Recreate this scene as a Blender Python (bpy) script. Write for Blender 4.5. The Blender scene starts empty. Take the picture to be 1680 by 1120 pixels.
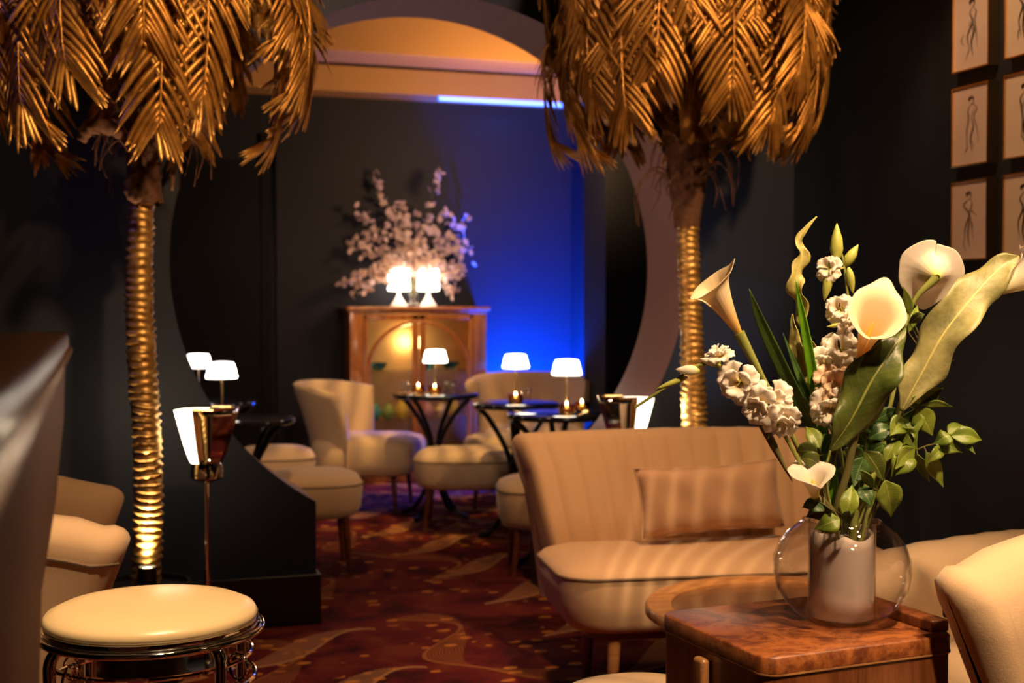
import bpy, bmesh, math, random
from mathutils import Vector, Matrix
R = math.radians
PI = math.pi
scene = bpy.context.scene
col = scene.collection
# ------------------------------------------------------------------ camera
F = 2100.0                                  # focal length in pixels of the 1680 wide frame
CAM = Vector((0, 0, 1.25))
YAW, PITCH = R(18), R(1.5)
camd = bpy.data.cameras.new('camera')
cam = bpy.data.objects.new('camera', camd)
col.objects.link(cam)
cam.location = CAM
cam.rotation_euler = (R(90) - PITCH, 0, -YAW)
camd.sensor_width = 36
camd.lens = F / 1680 * 36
camd.clip_start = .02
camd.dof.use_dof = True
camd.dof.focus_distance = 2.47
camd.dof.aperture_fstop = 4.0
camd.dof.aperture_blades = 9
scene.camera = cam
Rm = cam.rotation_euler.to_matrix()


def P(px, py, d):
    """world point at depth d (m along the lens axis) seen at a pixel of the photograph"""
    return CAM + Rm @ Vector(((px - 840) / F * d, -(py - 560) / F * d, -d))


def G(px, d, z=0):
    p = P(px, 505, d)
    return Vector((p.x, p.y, z))


scene.view_settings.view_transform = 'Standard'
scene.view_settings.look = 'None'
scene.view_settings.gamma = 1
scene.view_settings.use_curve_mapping = False
scene.view_settings.exposure = 0
scene.cycles.max_bounces = 10
scene.cycles.transmission_bounces = 10
scene.cycles.transparent_max_bounces = 12
scene.cycles.sample_clamp_indirect = 3
scene.cycles.use_denoising = True
w = bpy.data.worlds.new('world')
scene.world = w
w.use_nodes = True
w.node_tree.nodes['Background'].inputs[0].default_value = (.10, .11, .16, 1)
w.node_tree.nodes['Background'].inputs[1].default_value = .02


# ------------------------------------------------------------------ materials
class NT:
    def __init__(s, name):
        s.m = bpy.data.materials.new(name)
        s.m.use_nodes = True
        s.n = s.m.node_tree.nodes
        s.l = s.m.node_tree.links
        s.b = s.n['Principled BSDF']

    def new(s, t, **k):
        o = s.n.new(t)
        for a, b in k.items():
            setattr(o, a, b)
        return o

    def put(s, sock, v):
        if isinstance(v, (int, float)):
            sock.default_value = v
        elif isinstance(v, tuple):
            sock.default_value = v if len(v) == len(sock.default_value) else (*v, 1)
        else:
            s.l.new(v, sock)

    def math(s, op, a, b=0.0, c=0.0, clamp=False):
        o = s.new('ShaderNodeMath', operation=op, use_clamp=clamp)
        s.put(o.inputs[0], a)
        s.put(o.inputs[1], b)
        s.put(o.inputs[2], c)
        return o.outputs[0]

    def mix(s, f, a, b):
        o = s.new('ShaderNodeMix', data_type='RGBA')
        s.put(o.inputs[0], f)
        s.put(o.inputs[6], a)
        s.put(o.inputs[7], b)
        return o.outputs[2]

    def coord(s, scale=(1, 1, 1), kind='Object', rot=(0, 0, 0)):
        t = s.new('ShaderNodeTexCoord')
        m = s.new('ShaderNodeMapping')
        m.inputs['Scale'].default_value = scale
        m.inputs['Rotation'].default_value = rot
        s.l.new(t.outputs[kind], m.inputs[0])
        return m.outputs[0]

    def noise(s, vec, scale, detail=4, rough=.5, dist=0):
        o = s.new('ShaderNodeTexNoise')
        s.l.new(vec, o.inputs['Vector'])
        o.inputs['Scale'].default_value = scale
        o.inputs['Detail'].default_value = detail
        o.inputs['Roughness'].default_value = rough
        o.inputs['Distortion'].default_value = dist
        return o.outputs['Fac']

    def ramp(s, f, stops):
        o = s.new('ShaderNodeValToRGB')
        e = o.color_ramp.elements
        while len(e) < len(stops):
            e.new(.5)
        for i, (p, c) in enumerate(stops):
            e[i].position = p
            e[i].color = (*c, 1)
        s.l.new(f, o.inputs[0])
        return o.outputs[0]

    def bump(s, h, strength, dist=.01):
        o = s.new('ShaderNodeBump')
        o.inputs['Strength'].default_value = strength
        o.inputs['Distance'].default_value = dist
        s.l.new(h, o.inputs['Height'])
        s.l.new(o.outputs[0], s.b.inputs['Normal'])

    def set(s, **k):
        for a, v in k.items():
            s.put(s.b.inputs[a.replace('_', ' ')], v)
        return s


def plain(name, c, rough=.5, metal=0, spec=.5, var=.12, nscale=30, **k):
    t = NT(name)
    v = t.noise(t.coord(), nscale, 5)
    lo = tuple(max(0, x * (1 - var)) for x in c)
    hi = tuple(min(1, x * (1 + var)) for x in c)
    t.set(Base_Color=t.mix(v, lo, hi), Roughness=rough, Metallic=metal, **k)
    t.b.inputs['Specular IOR Level'].default_value = spec
    return t.m


def fabric(name, c, scale=420, rough=.85):
    t = NT(name)
    co = t.coord()
    a = t.noise(t.coord((1, 1, 6)), scale / 3, 3, .6)
    b = t.noise(t.coord((5, 5, 1)), scale / 3, 3, .6)
    f = t.math('ADD', a, b)
    big = t.noise(co, 3.5, 3)
    c2 = tuple(x * .86 for x in c)
    colr = t.mix(big, c2, c)
    colr = t.mix(t.math('MULTIPLY', t.math('SUBTRACT', f, .8), .6, clamp=True), colr, tuple(x * .8 for x in c))
    t.set(Base_Color=colr, Roughness=rough)
    t.b.inputs['Sheen Weight'].default_value = .25
    t.b.inputs['Sheen Roughness'].default_value = .4
    t.b.inputs['Specular IOR Level'].default_value = .25
    t.bump(f, .25, .002)
    return t.m


def wood(name, dark, light, scale=3, rough=.3, rot=(0, 0, 0), stretch=(1, 1, 9), coat=.3, burl=False):
    t = NT(name)
    if burl:
        co = t.coord((1, 1, 1), rot=rot)
        n1 = t.noise(co, scale * 2.2, 7, .65, 1.6)
        n2 = t.noise(co, scale * 9, 5, .7, 2.5)
        f = t.math('ADD', t.math('MULTIPLY', n1, .7), t.math('MULTIPLY', n2, .3))
        c = t.ramp(f, [(.32, tuple(x * .35 for x in dark)), (.44, dark), (.56, light), (.72, tuple(min(1, x * 1.35) for x in light))])
    else:
        co = t.coord(stretch, rot=rot)
        n1 = t.noise(co, scale, 5, .6, .6)
        n2 = t.noise(t.coord(tuple(x * 3 for x in stretch), rot=rot), scale * 2, 3, .6, .2)
        f = t.math('ADD', t.math('MULTIPLY', n1, .65), t.math('MULTIPLY', n2, .35))
        c = t.ramp(f, [(.35, dark), (.62, light)])
    t.set(Base_Color=c, Roughness=rough)
    t.b.inputs['Coat Weight'].default_value = coat
    t.b.inputs['Coat Roughness'].default_value = .12
    t.bump(f, .05, .002)
    return t.m


def emit(name, c, strength, base=(.8, .8, .8)):
    t = NT(name)
    n = t.noise(t.coord(), 40, 2)
    t.set(Base_Color=base, Roughness=.5, Emission_Color=t.mix(n, c, tuple(min(1, x * 1.06) for x in c)), Emission_Strength=strength)
    return t.m


def glass(name, c=(1, 1, 1), rough=0.0, ior=1.45):
    t = NT(name)
    v = t.noise(t.coord(), 6, 2)
    t.set(Base_Color=t.mix(v, c, tuple(x * .985 for x in c)), Roughness=rough, IOR=ior, Transmission_Weight=1.0)
    return t.m


M = {}
M['navy'] = plain('navy wall paint', (.011, .0145, .024), .62, var=.18, nscale=2.5, spec=.35)
M['backwall'] = plain('dark back wall paint', (.0075, .0072, .012), .6, var=.1, nscale=2, spec=.3)
M['reveal'] = plain('mauve arch reveal paint', (.27, .135, .115), .65, var=.12, nscale=5)
M['black'] = plain('black lacquer', (.006, .006, .007), .35)
M['blackmatt'] = plain('black matt paint', (.008, .008, .009), .8, spec=.2)
M['ceil'] = plain('ceiling paint', (.12, .115, .10), .8, var=.06, nscale=2)
M['beam'] = plain('tan beam paint', (.52, .26, .08), .6, var=.12, nscale=1.6)
M['beige'] = fabric('beige upholstery', (.62, .40, .24))
M['beige2'] = fabric('pale beige velvet', (.68, .465, .285))
M['cushion'] = fabric('blush cushion fabric', (.58, .35, .22), 500)
M['piping'] = plain('dark beige piping', (.16, .10, .055), .7)
M['cream'] = plain('cream leatherette', (.86, .66, .37), .30, var=.04, nscale=6)
M['chrome'] = plain('polished chrome', (.80, .78, .76), .06, 1, var=.03)
M['brass'] = plain('polished brass', (.85, .56, .24), .22, 1, var=.08)
M['legwood'] = wood('dark red leg wood', (.07, .018, .008), (.20, .06, .022))
M['burl'] = wood('burl walnut top', (.13, .032, .009), (.29, .090, .022), scale=6, rough=.42, burl=True, coat=.0)
M['walnut'] = wood('walnut veneer', (.11, .030, .010), (.26, .085, .028), scale=5, rough=.3, stretch=(6, 6, .7), coat=.2)
M['rimwood'] = wood('honey rim wood', (.25, .10, .035), (.50, .24, .09), scale=7, stretch=(1, 6, 6))
M['cabwood'] = wood('amber deco veneer', (.22, .062, .008), (.50, .18, .025), scale=4, stretch=(7, 7, .8), coat=.5)
M['barwood'] = wood('dark bar top wood', (.035, .014, .010), (.075, .030, .019), scale=4, rough=.3, stretch=(7, 1, 1))
M['barface'] = plain('satin rose brown bar face', (.36, .20, .135), .6, var=.1, nscale=6, spec=.2)

def thin_glass(name, tint, ior=1.45, rough=.01):
    t = NT(name)
    v = t.noise(t.coord(), 8, 2)
    tr = t.new('ShaderNodeBsdfTransparent')
    t.put(tr.inputs[0], t.mix(v, tint, tuple(x * .99 for x in tint)))
    gl = t.new('ShaderNodeBsdfGlossy')
    gl.inputs['Roughness'].default_value = rough
    fr = t.new('ShaderNodeLayerWeight')
    fr.inputs[0].default_value = .5
    fac = t.math('ADD', t.math('MULTIPLY', t.math('POWER', fr.outputs['Facing'], 3.6), .8), .045, clamp=True)
    mx = t.new('ShaderNodeMixShader')
    t.l.new(fac, mx.inputs[0])
    t.l.new(tr.outputs[0], mx.inputs[1])
    t.l.new(gl.outputs[0], mx.inputs[2])
    t.l.new(mx.outputs[0], t.n['Material Output'].inputs[0])
    return t.m


M['glass'] = thin_glass('clear glass', (.955, .945, .945))
M['pane'] = thin_glass('cabinet pane glass', (.95, .93, .88))
M['mirrorclear'] = plain('clear mirror', (.62, .52, .44), .07, 1, var=.03)
M['amber'] = glass('amber glass', (.75, .42, .15), .05)
M['blueglass'] = glass('blue glass', (.10, .35, .60), .05)
M['iron'] = plain('black iron', (.010, .010, .012), .3, .6)
M['tabletop'] = plain('gloss black table top', (.010, .010, .013), .12)
M['shade'] = emit('warm white pleated shade', (1, .88, .72), 9)
M['milk'] = emit('lit milk glass', (1, .84, .62), 4.2)
M['flame'] = emit('candle flame', (1, .70, .32), 60)
M['bulb'] = emit('lit bulb', (1, .85, .6), 30)
M['led'] = emit('blue led strip', (.0, .12, 1), 5)
M['spotlens'] = emit('warm uplight lens', (1, .72, .35), 30)
M['paper'] = plain('ivory drawing paper', (.60, .46, .42), .7, var=.07, nscale=12)
M['paperlight'] = plain('pale drawing paper', (.66, .52, .42), .7, var=.05, nscale=8)
M['ink'] = plain('black ink', (.02, .016, .015), .7)
M['inksoft'] = plain('brown grey charcoal', (.16, .10, .085), .8)
M['wash'] = plain('soft grey brown wash', (.40, .28, .23), .8, var=.2, nscale=18)


def m_gold(name, c1, c2, rough=.36):
    t = NT(name)
    co = t.coord()
    n = t.noise(co, 22, 6, .65)
    st = t.noise(t.coord((1, 1, 1)), 90, 3, .6)
    colr = t.ramp(n, [(.28, c1), (.62, c2)])
    t.set(Base_Color=colr, Roughness=rough, Metallic=.72)
    t.bump(t.math('ADD', n, t.math('MULTIPLY', st, .5)), .35, .004)
    return t.m


M['gold'] = m_gold('painted gold frond', (.22, .092, .018), (.58, .30, .065), .42)
M['goldtrunk'] = m_gold('gold wrapped trunk', (.24, .115, .03), (.70, .44, .14), .42)
M['coir'] = plain('brown coir fibre', (.11, .045, .02), .85, var=.5, nscale=60)


def m_carpet():
    t = NT('swirl carpet')
    tc = t.coord((1, 1, 1), 'Object', (0, 0, R(14)))
    sep = t.new('ShaderNodeSeparateXYZ')
    t.l.new(tc, sep.inputs[0])
    x, y = sep.outputs[0], sep.outputs[1]
    warp = t.noise(tc, 1.3, 2)
    base = t.ramp(t.noise(tc, 4.5, 5, .6, .8), [(.34, (.030, .004, .006)), (.47, (.105, .008, .011)), (.57, (.15, .018, .012)), (.70, (.20, .050, .014))])

    def scurve(ph, a, k, per, w0, lines, ang):
        # distance in the band coordinate from a repeating s shaped curve
        ca, sa = math.cos(ang), math.sin(ang)
        u = t.math('ADD', t.math('MULTIPLY', x, ca), t.math('MULTIPLY', y, sa))
        v = t.math('SUBTRACT', t.math('MULTIPLY', y, ca), t.math('MULTIPLY', x, sa))
        s = t.math('SINE', t.math('ADD', t.math('MULTIPLY', u, k), ph))
        s2 = t.math('SINE', t.math('ADD', t.math('MULTIPLY', u, k * 2.0), ph * 1.7 + 1.1))
        d = t.math('ADD', t.math('SUBTRACT', v, t.math('MULTIPLY', s, a)), t.math('MULTIPLY', s2, a * .35))
        f = t.math('FRACT', t.math('ADD', t.math('DIVIDE', d, per), 100.25))
        wd = t.math('ADD', t.math('MULTIPLY', t.math('ADD', s2, 1.15), w0), .012)
        band = t.math('LESS_THAN', f, wd)
        ln = t.math('GREATER_THAN', t.math('SINE', t.math('MULTIPLY', f, lines)), .15)
        edge = t.math('LESS_THAN', f, .028)
        return t.math('MULTIPLY', t.math('MAXIMUM', t.math('MULTIPLY', band, ln), edge), t.math('GREATER_THAN', t.math('SINE', t.math('MULTIPLY', u, k * .5)), -.75))
    b1 = scurve(.4, .20, 5.2, .58, .15, 260, .35)
    b2 = scurve(2.2, .16, 6.1, .70, .12, 310, -1.0)
    tan = t.mix(t.noise(tc, 9, 3), (.60, .27, .08), (.56, .33, .19))
    c = t.mix(t.math('MULTIPLY', b1, .8), base, tan)
    c = t.mix(t.math('MULTIPLY', b2, .6), c, (.46, .18, .045))
    # rows of oval dots
    vo = t.new('ShaderNodeTexVoronoi')
    vo.inputs['Scale'].default_value = 1
    vo.inputs['Randomness'].default_value = .35
    t.l.new(t.coord((9, 14, 1), rot=(0, 0, R(-12))), vo.inputs['Vector'])
    dots = t.math('LESS_THAN', vo.outputs['Distance'], .25)
    rows = t.math('GREATER_THAN', t.noise(t.coord((1.2, 3.2, 1), rot=(0, 0, R(20))), 2.1, 1), .53)
    c = t.mix(t.math('MULTIPLY', t.math('MULTIPLY', dots, rows), .75), c, (.75, .27, .04))
    pile = t.noise(tc, 340, 3)
    c = t.mix(t.math('MULTIPLY', pile, .5), c, (.03, .008, .008))
    t.set(Base_Color=c, Roughness=.95)
    t.b.inputs['Specular IOR Level'].default_value = .1
    t.bump(pile, .5, .004)
    return t.m


M['carpet'] = m_carpet()


def m_leaf(name, c1, c2, vein, rough=.42, trans=.0, scale=16):
    t = NT(name)
    n = t.noise(t.coord(), scale, 4, .6)
    c = t.ramp(n, [(.3, c1), (.65, c2)])
    uv = t.new('ShaderNodeUVMap')
    sep = t.new('ShaderNodeSeparateXYZ')
    t.l.new(uv.outputs[0], sep.inputs[0])
    a = t.math('ABSOLUTE', t.math('SUBTRACT', sep.outputs[0], .5))
    mid = t.math('LESS_THAN', a, .022)
    side = t.math('SINE', t.math('MULTIPLY', t.math('SUBTRACT', sep.outputs[1], t.math('MULTIPLY', a, .30)), 95))
    sv = t.math('MULTIPLY', t.math('GREATER_THAN', side, .94), .07)
    c = t.mix(t.math('MAXIMUM', t.math('MULTIPLY', mid, .75), sv), c, vein)
    t.set(Base_Color=c, Roughness=rough)
    t.b.inputs['Subsurface Weight'].default_value = 0
    t.b.inputs['Specular IOR Level'].default_value = .45
    t.bump(t.math('ADD', t.math('MULTIPLY', side, .08), t.math('MULTIPLY', n, 6)), .3, .002)
    if trans:
        tr = t.new('ShaderNodeBsdfTranslucent')
        t.l.new(c, tr.inputs[0])
        mx = t.new('ShaderNodeMixShader')
        mx.inputs[0].default_value = trans
        t.l.new(t.b.outputs[0], mx.inputs[1])
        t.l.new(tr.outputs[0], mx.inputs[2])
        t.l.new(mx.outputs[0], t.n['Material Output'].inputs[0])
    return t.m


M['leafdark'] = m_leaf('deep green leaf', (.018, .050, .012), (.055, .12, .02), (.16, .26, .06))
M['leafolive'] = m_leaf('olive leaf', (.030, .050, .008), (.095, .120, .020), (.34, .36, .09))
M['leafpale'] = m_leaf('pale olive leaf', (.14, .14, .055), (.34, .31, .12), (.62, .52, .16), .5)
M['leafcurl'] = m_leaf('yellow green curled leaf', (.30, .27, .07), (.50, .42, .13), (.55, .46, .16), .5)
M['leafbright'] = m_leaf('bright green blade', (.10, .30, .01), (.22, .50, .02), (.20, .42, .05), .35, .35)
M['leaftwig'] = m_leaf('fresh green leaf', (.10, .17, .020), (.27, .34, .045), (.44, .46, .13), .4, .25)
M['stem'] = plain('green stem', (.23, .25, .055), .5, var=.3)
M['stemdark'] = plain('brown green stem', (.12, .105, .03), .55, var=.3)
M['spadix'] = plain('yellow spadix', (.85, .50, .08), .6)
M['blossom'] = plain('blossom petals', (.74, .55, .50), .7, var=.1)
M['liner'] = plain('frosted white liner', (.88, .76, .68), .38, var=.06, nscale=9)


def m_petal(name, inner, outer, low, trans=.3):
    t = NT(name)
    uv = t.new('ShaderNodeUVMap')
    sep = t.new('ShaderNodeSeparateXYZ')
    t.l.new(uv.outputs[0], sep.inputs[0])
    n = t.noise(t.coord(), 30, 3)
    f = t.math('ADD', sep.outputs[1], t.math('MULTIPLY', t.math('SUBTRACT', n, .5), .12))
    c = t.ramp(f, [(.0, low), (.28, inner), (.7, outer)])
    t.set(Base_Color=c, Roughness=.42)
    st = t.math('SINE', t.math('MULTIPLY', sep.outputs[0], 130))
    t.bump(st, .06, .001)
    tr = t.new('ShaderNodeBsdfTranslucent')
    t.l.new(c, tr.inputs[0])
    mx = t.new('ShaderNodeMixShader')
    mx.inputs[0].default_value = trans
    t.l.new(t.b.outputs[0], mx.inputs[1])
    t.l.new(tr.outputs[0], mx.inputs[2])
    t.l.new(mx.outputs[0], t.n['Material Output'].inputs[0])
    return t.m


M['calla'] = m_petal('cream calla petal', (.88, .56, .20), (.90, .74, .48), (.62, .42, .08))
M['callaw'] = m_petal('white calla petal', (.84, .78, .50), (.88, .80, .70), (.55, .62, .10))
M['frill'] = m_petal('white frilled petal', (.92, .78, .52), (.95, .88, .80), (.62, .58, .25))
M['frillpeach'] = m_petal('peach frilled petal', (.85, .55, .30), (.90, .68, .48), (.6, .45, .2))
M['bud'] = plain('yellow green bud', (.40, .42, .08), .5, var=.2)


# ------------------------------------------------------------------ mesh collector
class MB:
    def __init__(s):
        s.v, s.f, s.uv = [], [], []

    def add(s, vs, fs, uvs=None):
        o = len(s.v)
        s.v += [Vector(v) for v in vs]
        s.f += [tuple(i + o for i in f) for f in fs]
        s.uv += uvs if uvs else [(0.5, .5)] * len(vs)
        return s

    def box(s, x0, x1, y0, y1, z0, z1, r=0.0, seg=3):
        bm = bmesh.new()
        bmesh.ops.create_cube(bm, size=1)
        for v in bm.verts:
            v.co = Vector(((x0 + x1) / 2 + v.co.x * (x1 - x0), (y0 + y1) / 2 + v.co.y * (y1 - y0), (z0 + z1) / 2 + v.co.z * (z1 - z0)))
        if r:
            bmesh.ops.bevel(bm, geom=bm.edges[:], offset=r, segments=seg, affect='EDGES', profile=.5)
        bm.verts.index_update()
        s.add([v.co.copy() for v in bm.verts], [[v.index for v in f.verts] for f in bm.faces])
        bm.free()
        return s

    def grid(s, rows, cu=False, cv=False, uv=True):
        """rows: list of lists of points; cu closes along the row, cv closes along the rows"""
        nr, nc = len(rows), len(rows[0])
        vs = [p for r in rows for p in r]
        uvs = [(j / (nc - 1 if nc > 1 else 1), i / (nr - 1 if nr > 1 else 1)) for i in range(nr) for j in range(nc)]
        fs = []
        for i in range(nr if cv else nr - 1):
            for j in range(nc if cu else nc - 1):
                a, b = i * nc + j, i * nc + (j + 1) % nc
                c, d = ((i + 1) % nr) * nc + (j + 1) % nc, ((i + 1) % nr) * nc + j
                fs.append((a, b, c, d))
        s.add(vs, fs, uvs)
        return s

    def cap(s, pts, flip=False):
        s.add(pts, [tuple(range(len(pts)))[::-1] if flip else tuple(range(len(pts)))])
        return s

    def lathe(s, prof, seg=32, c=(0, 0, 0), fr=None, caps=True):
        rows = []
        for k, (r, z) in enumerate(prof):
            rows.append([Vector((c[0] + (r * (fr(a, k) if fr else 1)) * math.cos(a), c[1] + (r * (fr(a, k) if fr else 1)) * math.sin(a), c[2] + z)) for a in [2 * PI * j / seg for j in range(seg)]])
        s.grid(rows, cu=True)
        if caps:
            if prof[0][0] > 1e-4:
                s.cap(rows[0], True)
            if prof[-1][0] > 1e-4:
                s.cap(rows[-1])
        return s

    def tube(s, pts, r, seg=10, closed=False, caps=True):
        pts = [Vector(p) for p in pts]
        n = len(pts)
        rs = r if isinstance(r, (list, tuple)) else [r] * n
        rows = []
        prev = None
        for i in range(n):
            if closed:
                t = pts[(i + 1) % n] - pts[i - 1]
            else:
                t = pts[min(i + 1, n - 1)] - pts[max(i - 1, 0)]
            t.normalize()
            if prev is None:
                a = Vector((0, 0, 1)) if abs(t.z) < .9 else Vector((1, 0, 0))
                nrm = t.cross(a).normalized()
            else:
                nrm = (prev - t * prev.dot(t))
                nrm = nrm.normalized() if nrm.length > 1e-6 else t.orthogonal().normalized()
            prev = nrm
            b = t.cross(nrm)
            rows.append([pts[i] + (nrm * math.cos(q) + b * math.sin(q)) * rs[i] for q in [2 * PI * j / seg for j in range(seg)]])
        s.grid(rows, cu=True, cv=closed)
        if caps and not closed:
            s.cap(rows[0])
            s.cap(rows[-1], True)
        return s

    def rrect(s, rings, seg=8, caps=True):
        """rings: (width, depth, corner radius, cx, cy, z)"""
        rows = []
        for (wd, dp, r, cx, cy, z) in rings:
            r = max(.0005, min(r, wd / 2 - .0002, dp / 2 - .0002))
            row = []
            for q, (sx, sy) in enumerate(((1, 1), (-1, 1), (-1, -1), (1, -1))):
                for j in range(seg + 1):
                    a = q * PI / 2 + j / seg * PI / 2
                    row.append(Vector((cx + sx * (wd / 2 - r) + r * math.cos(a), cy + sy * (dp / 2 - r) + r * math.sin(a), z)))
            rows.append(row)
        s.grid(rows, cu=True)
        if caps:
            s.cap(rows[0], True)
            s.cap(rows[-1])
        return s

    def build(s, name, mat, parent=None, smooth=True, origin=None, mods=(), ang=None):
        me = bpy.data.meshes.new(name)
        o0 = Vector(origin) if origin is not None else Vector((0, 0, 0))
        me.from_pydata([v - o0 for v in s.v], [], s.f)
        ul = me.uv_layers.new(name='UVMap')
        for lp in me.loops:
            ul.data[lp.index].uv = s.uv[lp.vertex_index]
        me.materials.append(mat)
        bm = bmesh.new()
        bm.from_mesh(me)
        bmesh.ops.remove_doubles(bm, verts=bm.verts, dist=1e-5)
        if 'solid' not in mods and 'sheet' not in mods:
            bmesh.ops.recalc_face_normals(bm, faces=bm.faces)
        bm.to_mesh(me)
        bm.free()
        if smooth:
            me.shade_smooth()
            if ang != 0:
                try:
                    me.set_sharp_from_angle(angle=R(ang or 40))
                except Exception:
                    pass
        o = bpy.data.objects.new(name, me)
        col.objects.link(o)
        if parent is not None:
            o.parent = parent
        elif origin is not None:
            o.location = o0
        for m in mods:
            if m in ('solid', 'sheet'):
                md = o.modifiers.new('thickness', 'SOLIDIFY')
                md.thickness = .0012
                md.offset = 0
            elif m == 'sub':
                md = o.modifiers.new('smooth', 'SUBSURF')
                md.levels = md.render_levels = 1
        return o


def tag(o, label=None, cat=None, group=None, kind=None):
    if label:
        o['label'] = label
    if cat:
        o['category'] = cat
    if group:
        o['group'] = group
    if kind:
        o['kind'] = kind
    return o


def thing(name, loc, rz, label, cat, group=None):
    o = bpy.data.objects.new(name, None)
    o.empty_display_size = .1
    col.objects.link(o)
    o.location = loc
    o.rotation_euler = (0, 0, rz)
    return tag(o, label, cat, group)


def struct(name, mb, mat, smooth=False):
    return tag(mb.build(name, mat, smooth=smooth), kind='structure')


def copy_tree(o, parent=None):
    c = o.copy()
    col.objects.link(c)
    c.parent = parent
    for ch in list(o.children):
        copy_tree(ch, c)
    return c


def bez(pts, n=16):
    """smooth curve through points (Catmull-Rom)"""
    pts = [Vector(p) for p in pts]
    q = [pts[0] * 2 - pts[1]] + pts + [pts[-1] * 2 - pts[-2]]
    out = []
    segs = len(pts) - 1
    for i in range(n + 1):
        t = i / n * segs
        k = min(int(t), segs - 1)
        t -= k
        a, b, c, d = q[k:k + 4]
        out.append(.5 * ((2 * b) + (c - a) * t + (2 * a - 5 * b + 4 * c - d) * t * t + (3 * b - a - 3 * c + d) * t ** 3))
    return out


def light(name, kind, loc, energy, color, target=None, size=.1, angle=60, blend=.5, **k):
    ld = bpy.data.lights.new(name, kind)
    ld.energy = energy
    ld.color = color
    if kind == 'AREA':
        ld.size = size
    else:
        ld.shadow_soft_size = size
    if kind == 'SPOT':
        ld.spot_size = R(angle)
        ld.spot_blend = blend
    for a, v in k.items():
        setattr(ld, a, v)
    o = bpy.data.objects.new(name, ld)
    col.objects.link(o)
    o.location = loc
    if target is not None:
        o.rotation_euler = (Vector(target) - Vector(loc)).to_track_quat('-Z', 'Y').to_euler()
    return o


WARM = (1, .58, .275)
WARM2 = (1, .66, .36)
# ------------------------------------------------------------------ room shell
CU, CZ, RR = 1.354, 1.430, 1.085      # moon gate centre (x, z) and radius
V0, V1 = 5.056, 5.466                 # front and back of the gate wall
JW = .53                              # half width of the walk-through slot
UR, UL = 2.965, -2.4
TOP = 3.3
mb = MB().box(-2.6, 6, -2.2, 9.6, -.05, 0)
struct('floor', mb, M['carpet'])
mb = MB().box(-2.6, 6, -2.2, 9.6, TOP, TOP + .05)
struct('ceiling', mb, M['ceil'])
# gate outline: an inverted keyhole, from the bottom left jamb round to the bottom right jamb
a0 = math.asin(JW / RR)
zj = CZ - RR * math.cos(a0)
N = 128
arc = []
for i in range(N + 1):
    a = -PI / 2 - a0 - (2 * PI - 2 * a0) * i / N
    arc.append((CU + RR * math.cos(a), CZ + RR * math.sin(a)))
key = [(CU - JW, 0)] + [(CU - JW, zj * k / 4) for k in range(1, 4)] + arc + [(CU + JW, zj * k / 4) for k in (3, 2, 1)] + [(CU + JW, 0)]


def rim(x, z):
    """where the ray from the gate centre leaves the wall rectangle"""
    dx, dz = x - CU, z - CZ
    L, Rt = CU - (UL - .1), UR + .1 - CU
    t = []
    if dx < -1e-6:
        t.append(L / -dx)
    if dx > 1e-6:
        t.append(Rt / dx)
    if dz > 1e-6:
        t.append((TOP - CZ) / dz)
    if dz < -1e-6:
        t.append(CZ / -dz)
    k = min(t)
    return (CU + dx * k, CZ + dz * k)


outer = [rim(*p) for p in key]
outer[0], outer[-1] = (key[0][0], 0), (key[-1][0], 0)
mbw = MB()
for v in (V0, V1):
    inn = [Vector((x, v, z)) for x, z in key]
    out = [Vector((x, v, z)) for x, z in outer]
    mbw.grid([inn, out])
for k in range(len(outer) - 1):       # fill the wall's corners
    (xa, za), (xb, zb) = outer[k], outer[k + 1]
    if abs(xa - xb) > 1e-4 and abs(za - zb) > 1e-4:
        cx = xa if abs(xa - (UL - .1)) < 1e-3 or abs(xa - (UR + .1)) < 1e-3 else xb
        cz = TOP if max(za, zb) > CZ else 0
        for v in (V0, V1):
            mbw.add([(xa, v, za), (xb, v, zb), (cx, v, cz)], [(0, 1, 2)])
struct('wall_gate', mbw, M['navy'])
mbw = MB().grid([[Vector((x, V0 - .004, z)) for x, z in key], [Vector((x, V1 + .004, z)) for x, z in key]])
wo = struct('trim_1', mbw, M['reveal'], True)
wo.data.shade_smooth()
# plinths at the foot of the gate wall
mb = MB().box(CU - JW - 3.2, CU - JW + .015, V0 - .035, V1 + .02, 0, .20, .006)
struct('baseboard_left', mb, M['black'])
mb = MB().box(CU + JW - .015, UR, V0 - .035, V1 + .02, 0, .20, .006)
struct('baseboard_right', mb, M['black'])
struct('wall_right', MB().box(UR, UR + .1, -2.2, V1, 0, TOP), M['navy'])
struct('wall_left', MB().box(UL - .1, UL, -2.2, 9.6, 0, TOP), M['navy'])
struct('wall_rear', MB().box(UL - .1, UR + .1, -2.2, -2.1, 0, TOP), M['navy'])
# back room
VB = 9.33
struct('wall_back', MB().box(UL, 3.6, VB, VB + .1, 0, TOP), M['backwall'])
struct('trim_2', MB().box(1.235, 3.5, VB - .05, VB, 0, 2.85, .003), M['backwall'])
struct('wall_alcove', MB().box(3.5, 3.6, 8.3, VB, 0, TOP), M['backwall'])
struct('trim_3', MB().box(3.22, 3.62, 7.9, 8.3, 0, TOP, .004), M['blackmatt'])
struct('wall_side', MB().box(3.6, 3.7, V1, 8.3, 0, TOP), M['blackmatt'])
struct('door_1', MB().box(.15, 1.12, VB - .03, VB, 0, 2.3, .003), M['blackmatt'])
struct('trim_4', MB().box(1.13, 1.20, VB - .035, VB, 0, 2.5, .003), M['blackmatt'])
struct('trim_5', MB().box(UL, 3.6, 9.0, VB, 2.78, 2.96, .004), M['beam'])
struct('trim_6', MB().box(UL, 3.6, 8.1, 8.5, 2.88, TOP, .004), M['beam'])
struct('trim_7', MB().box(UL, 3.6, 6.5, 6.8, 3.12, TOP, .004), M['beam'])
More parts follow.
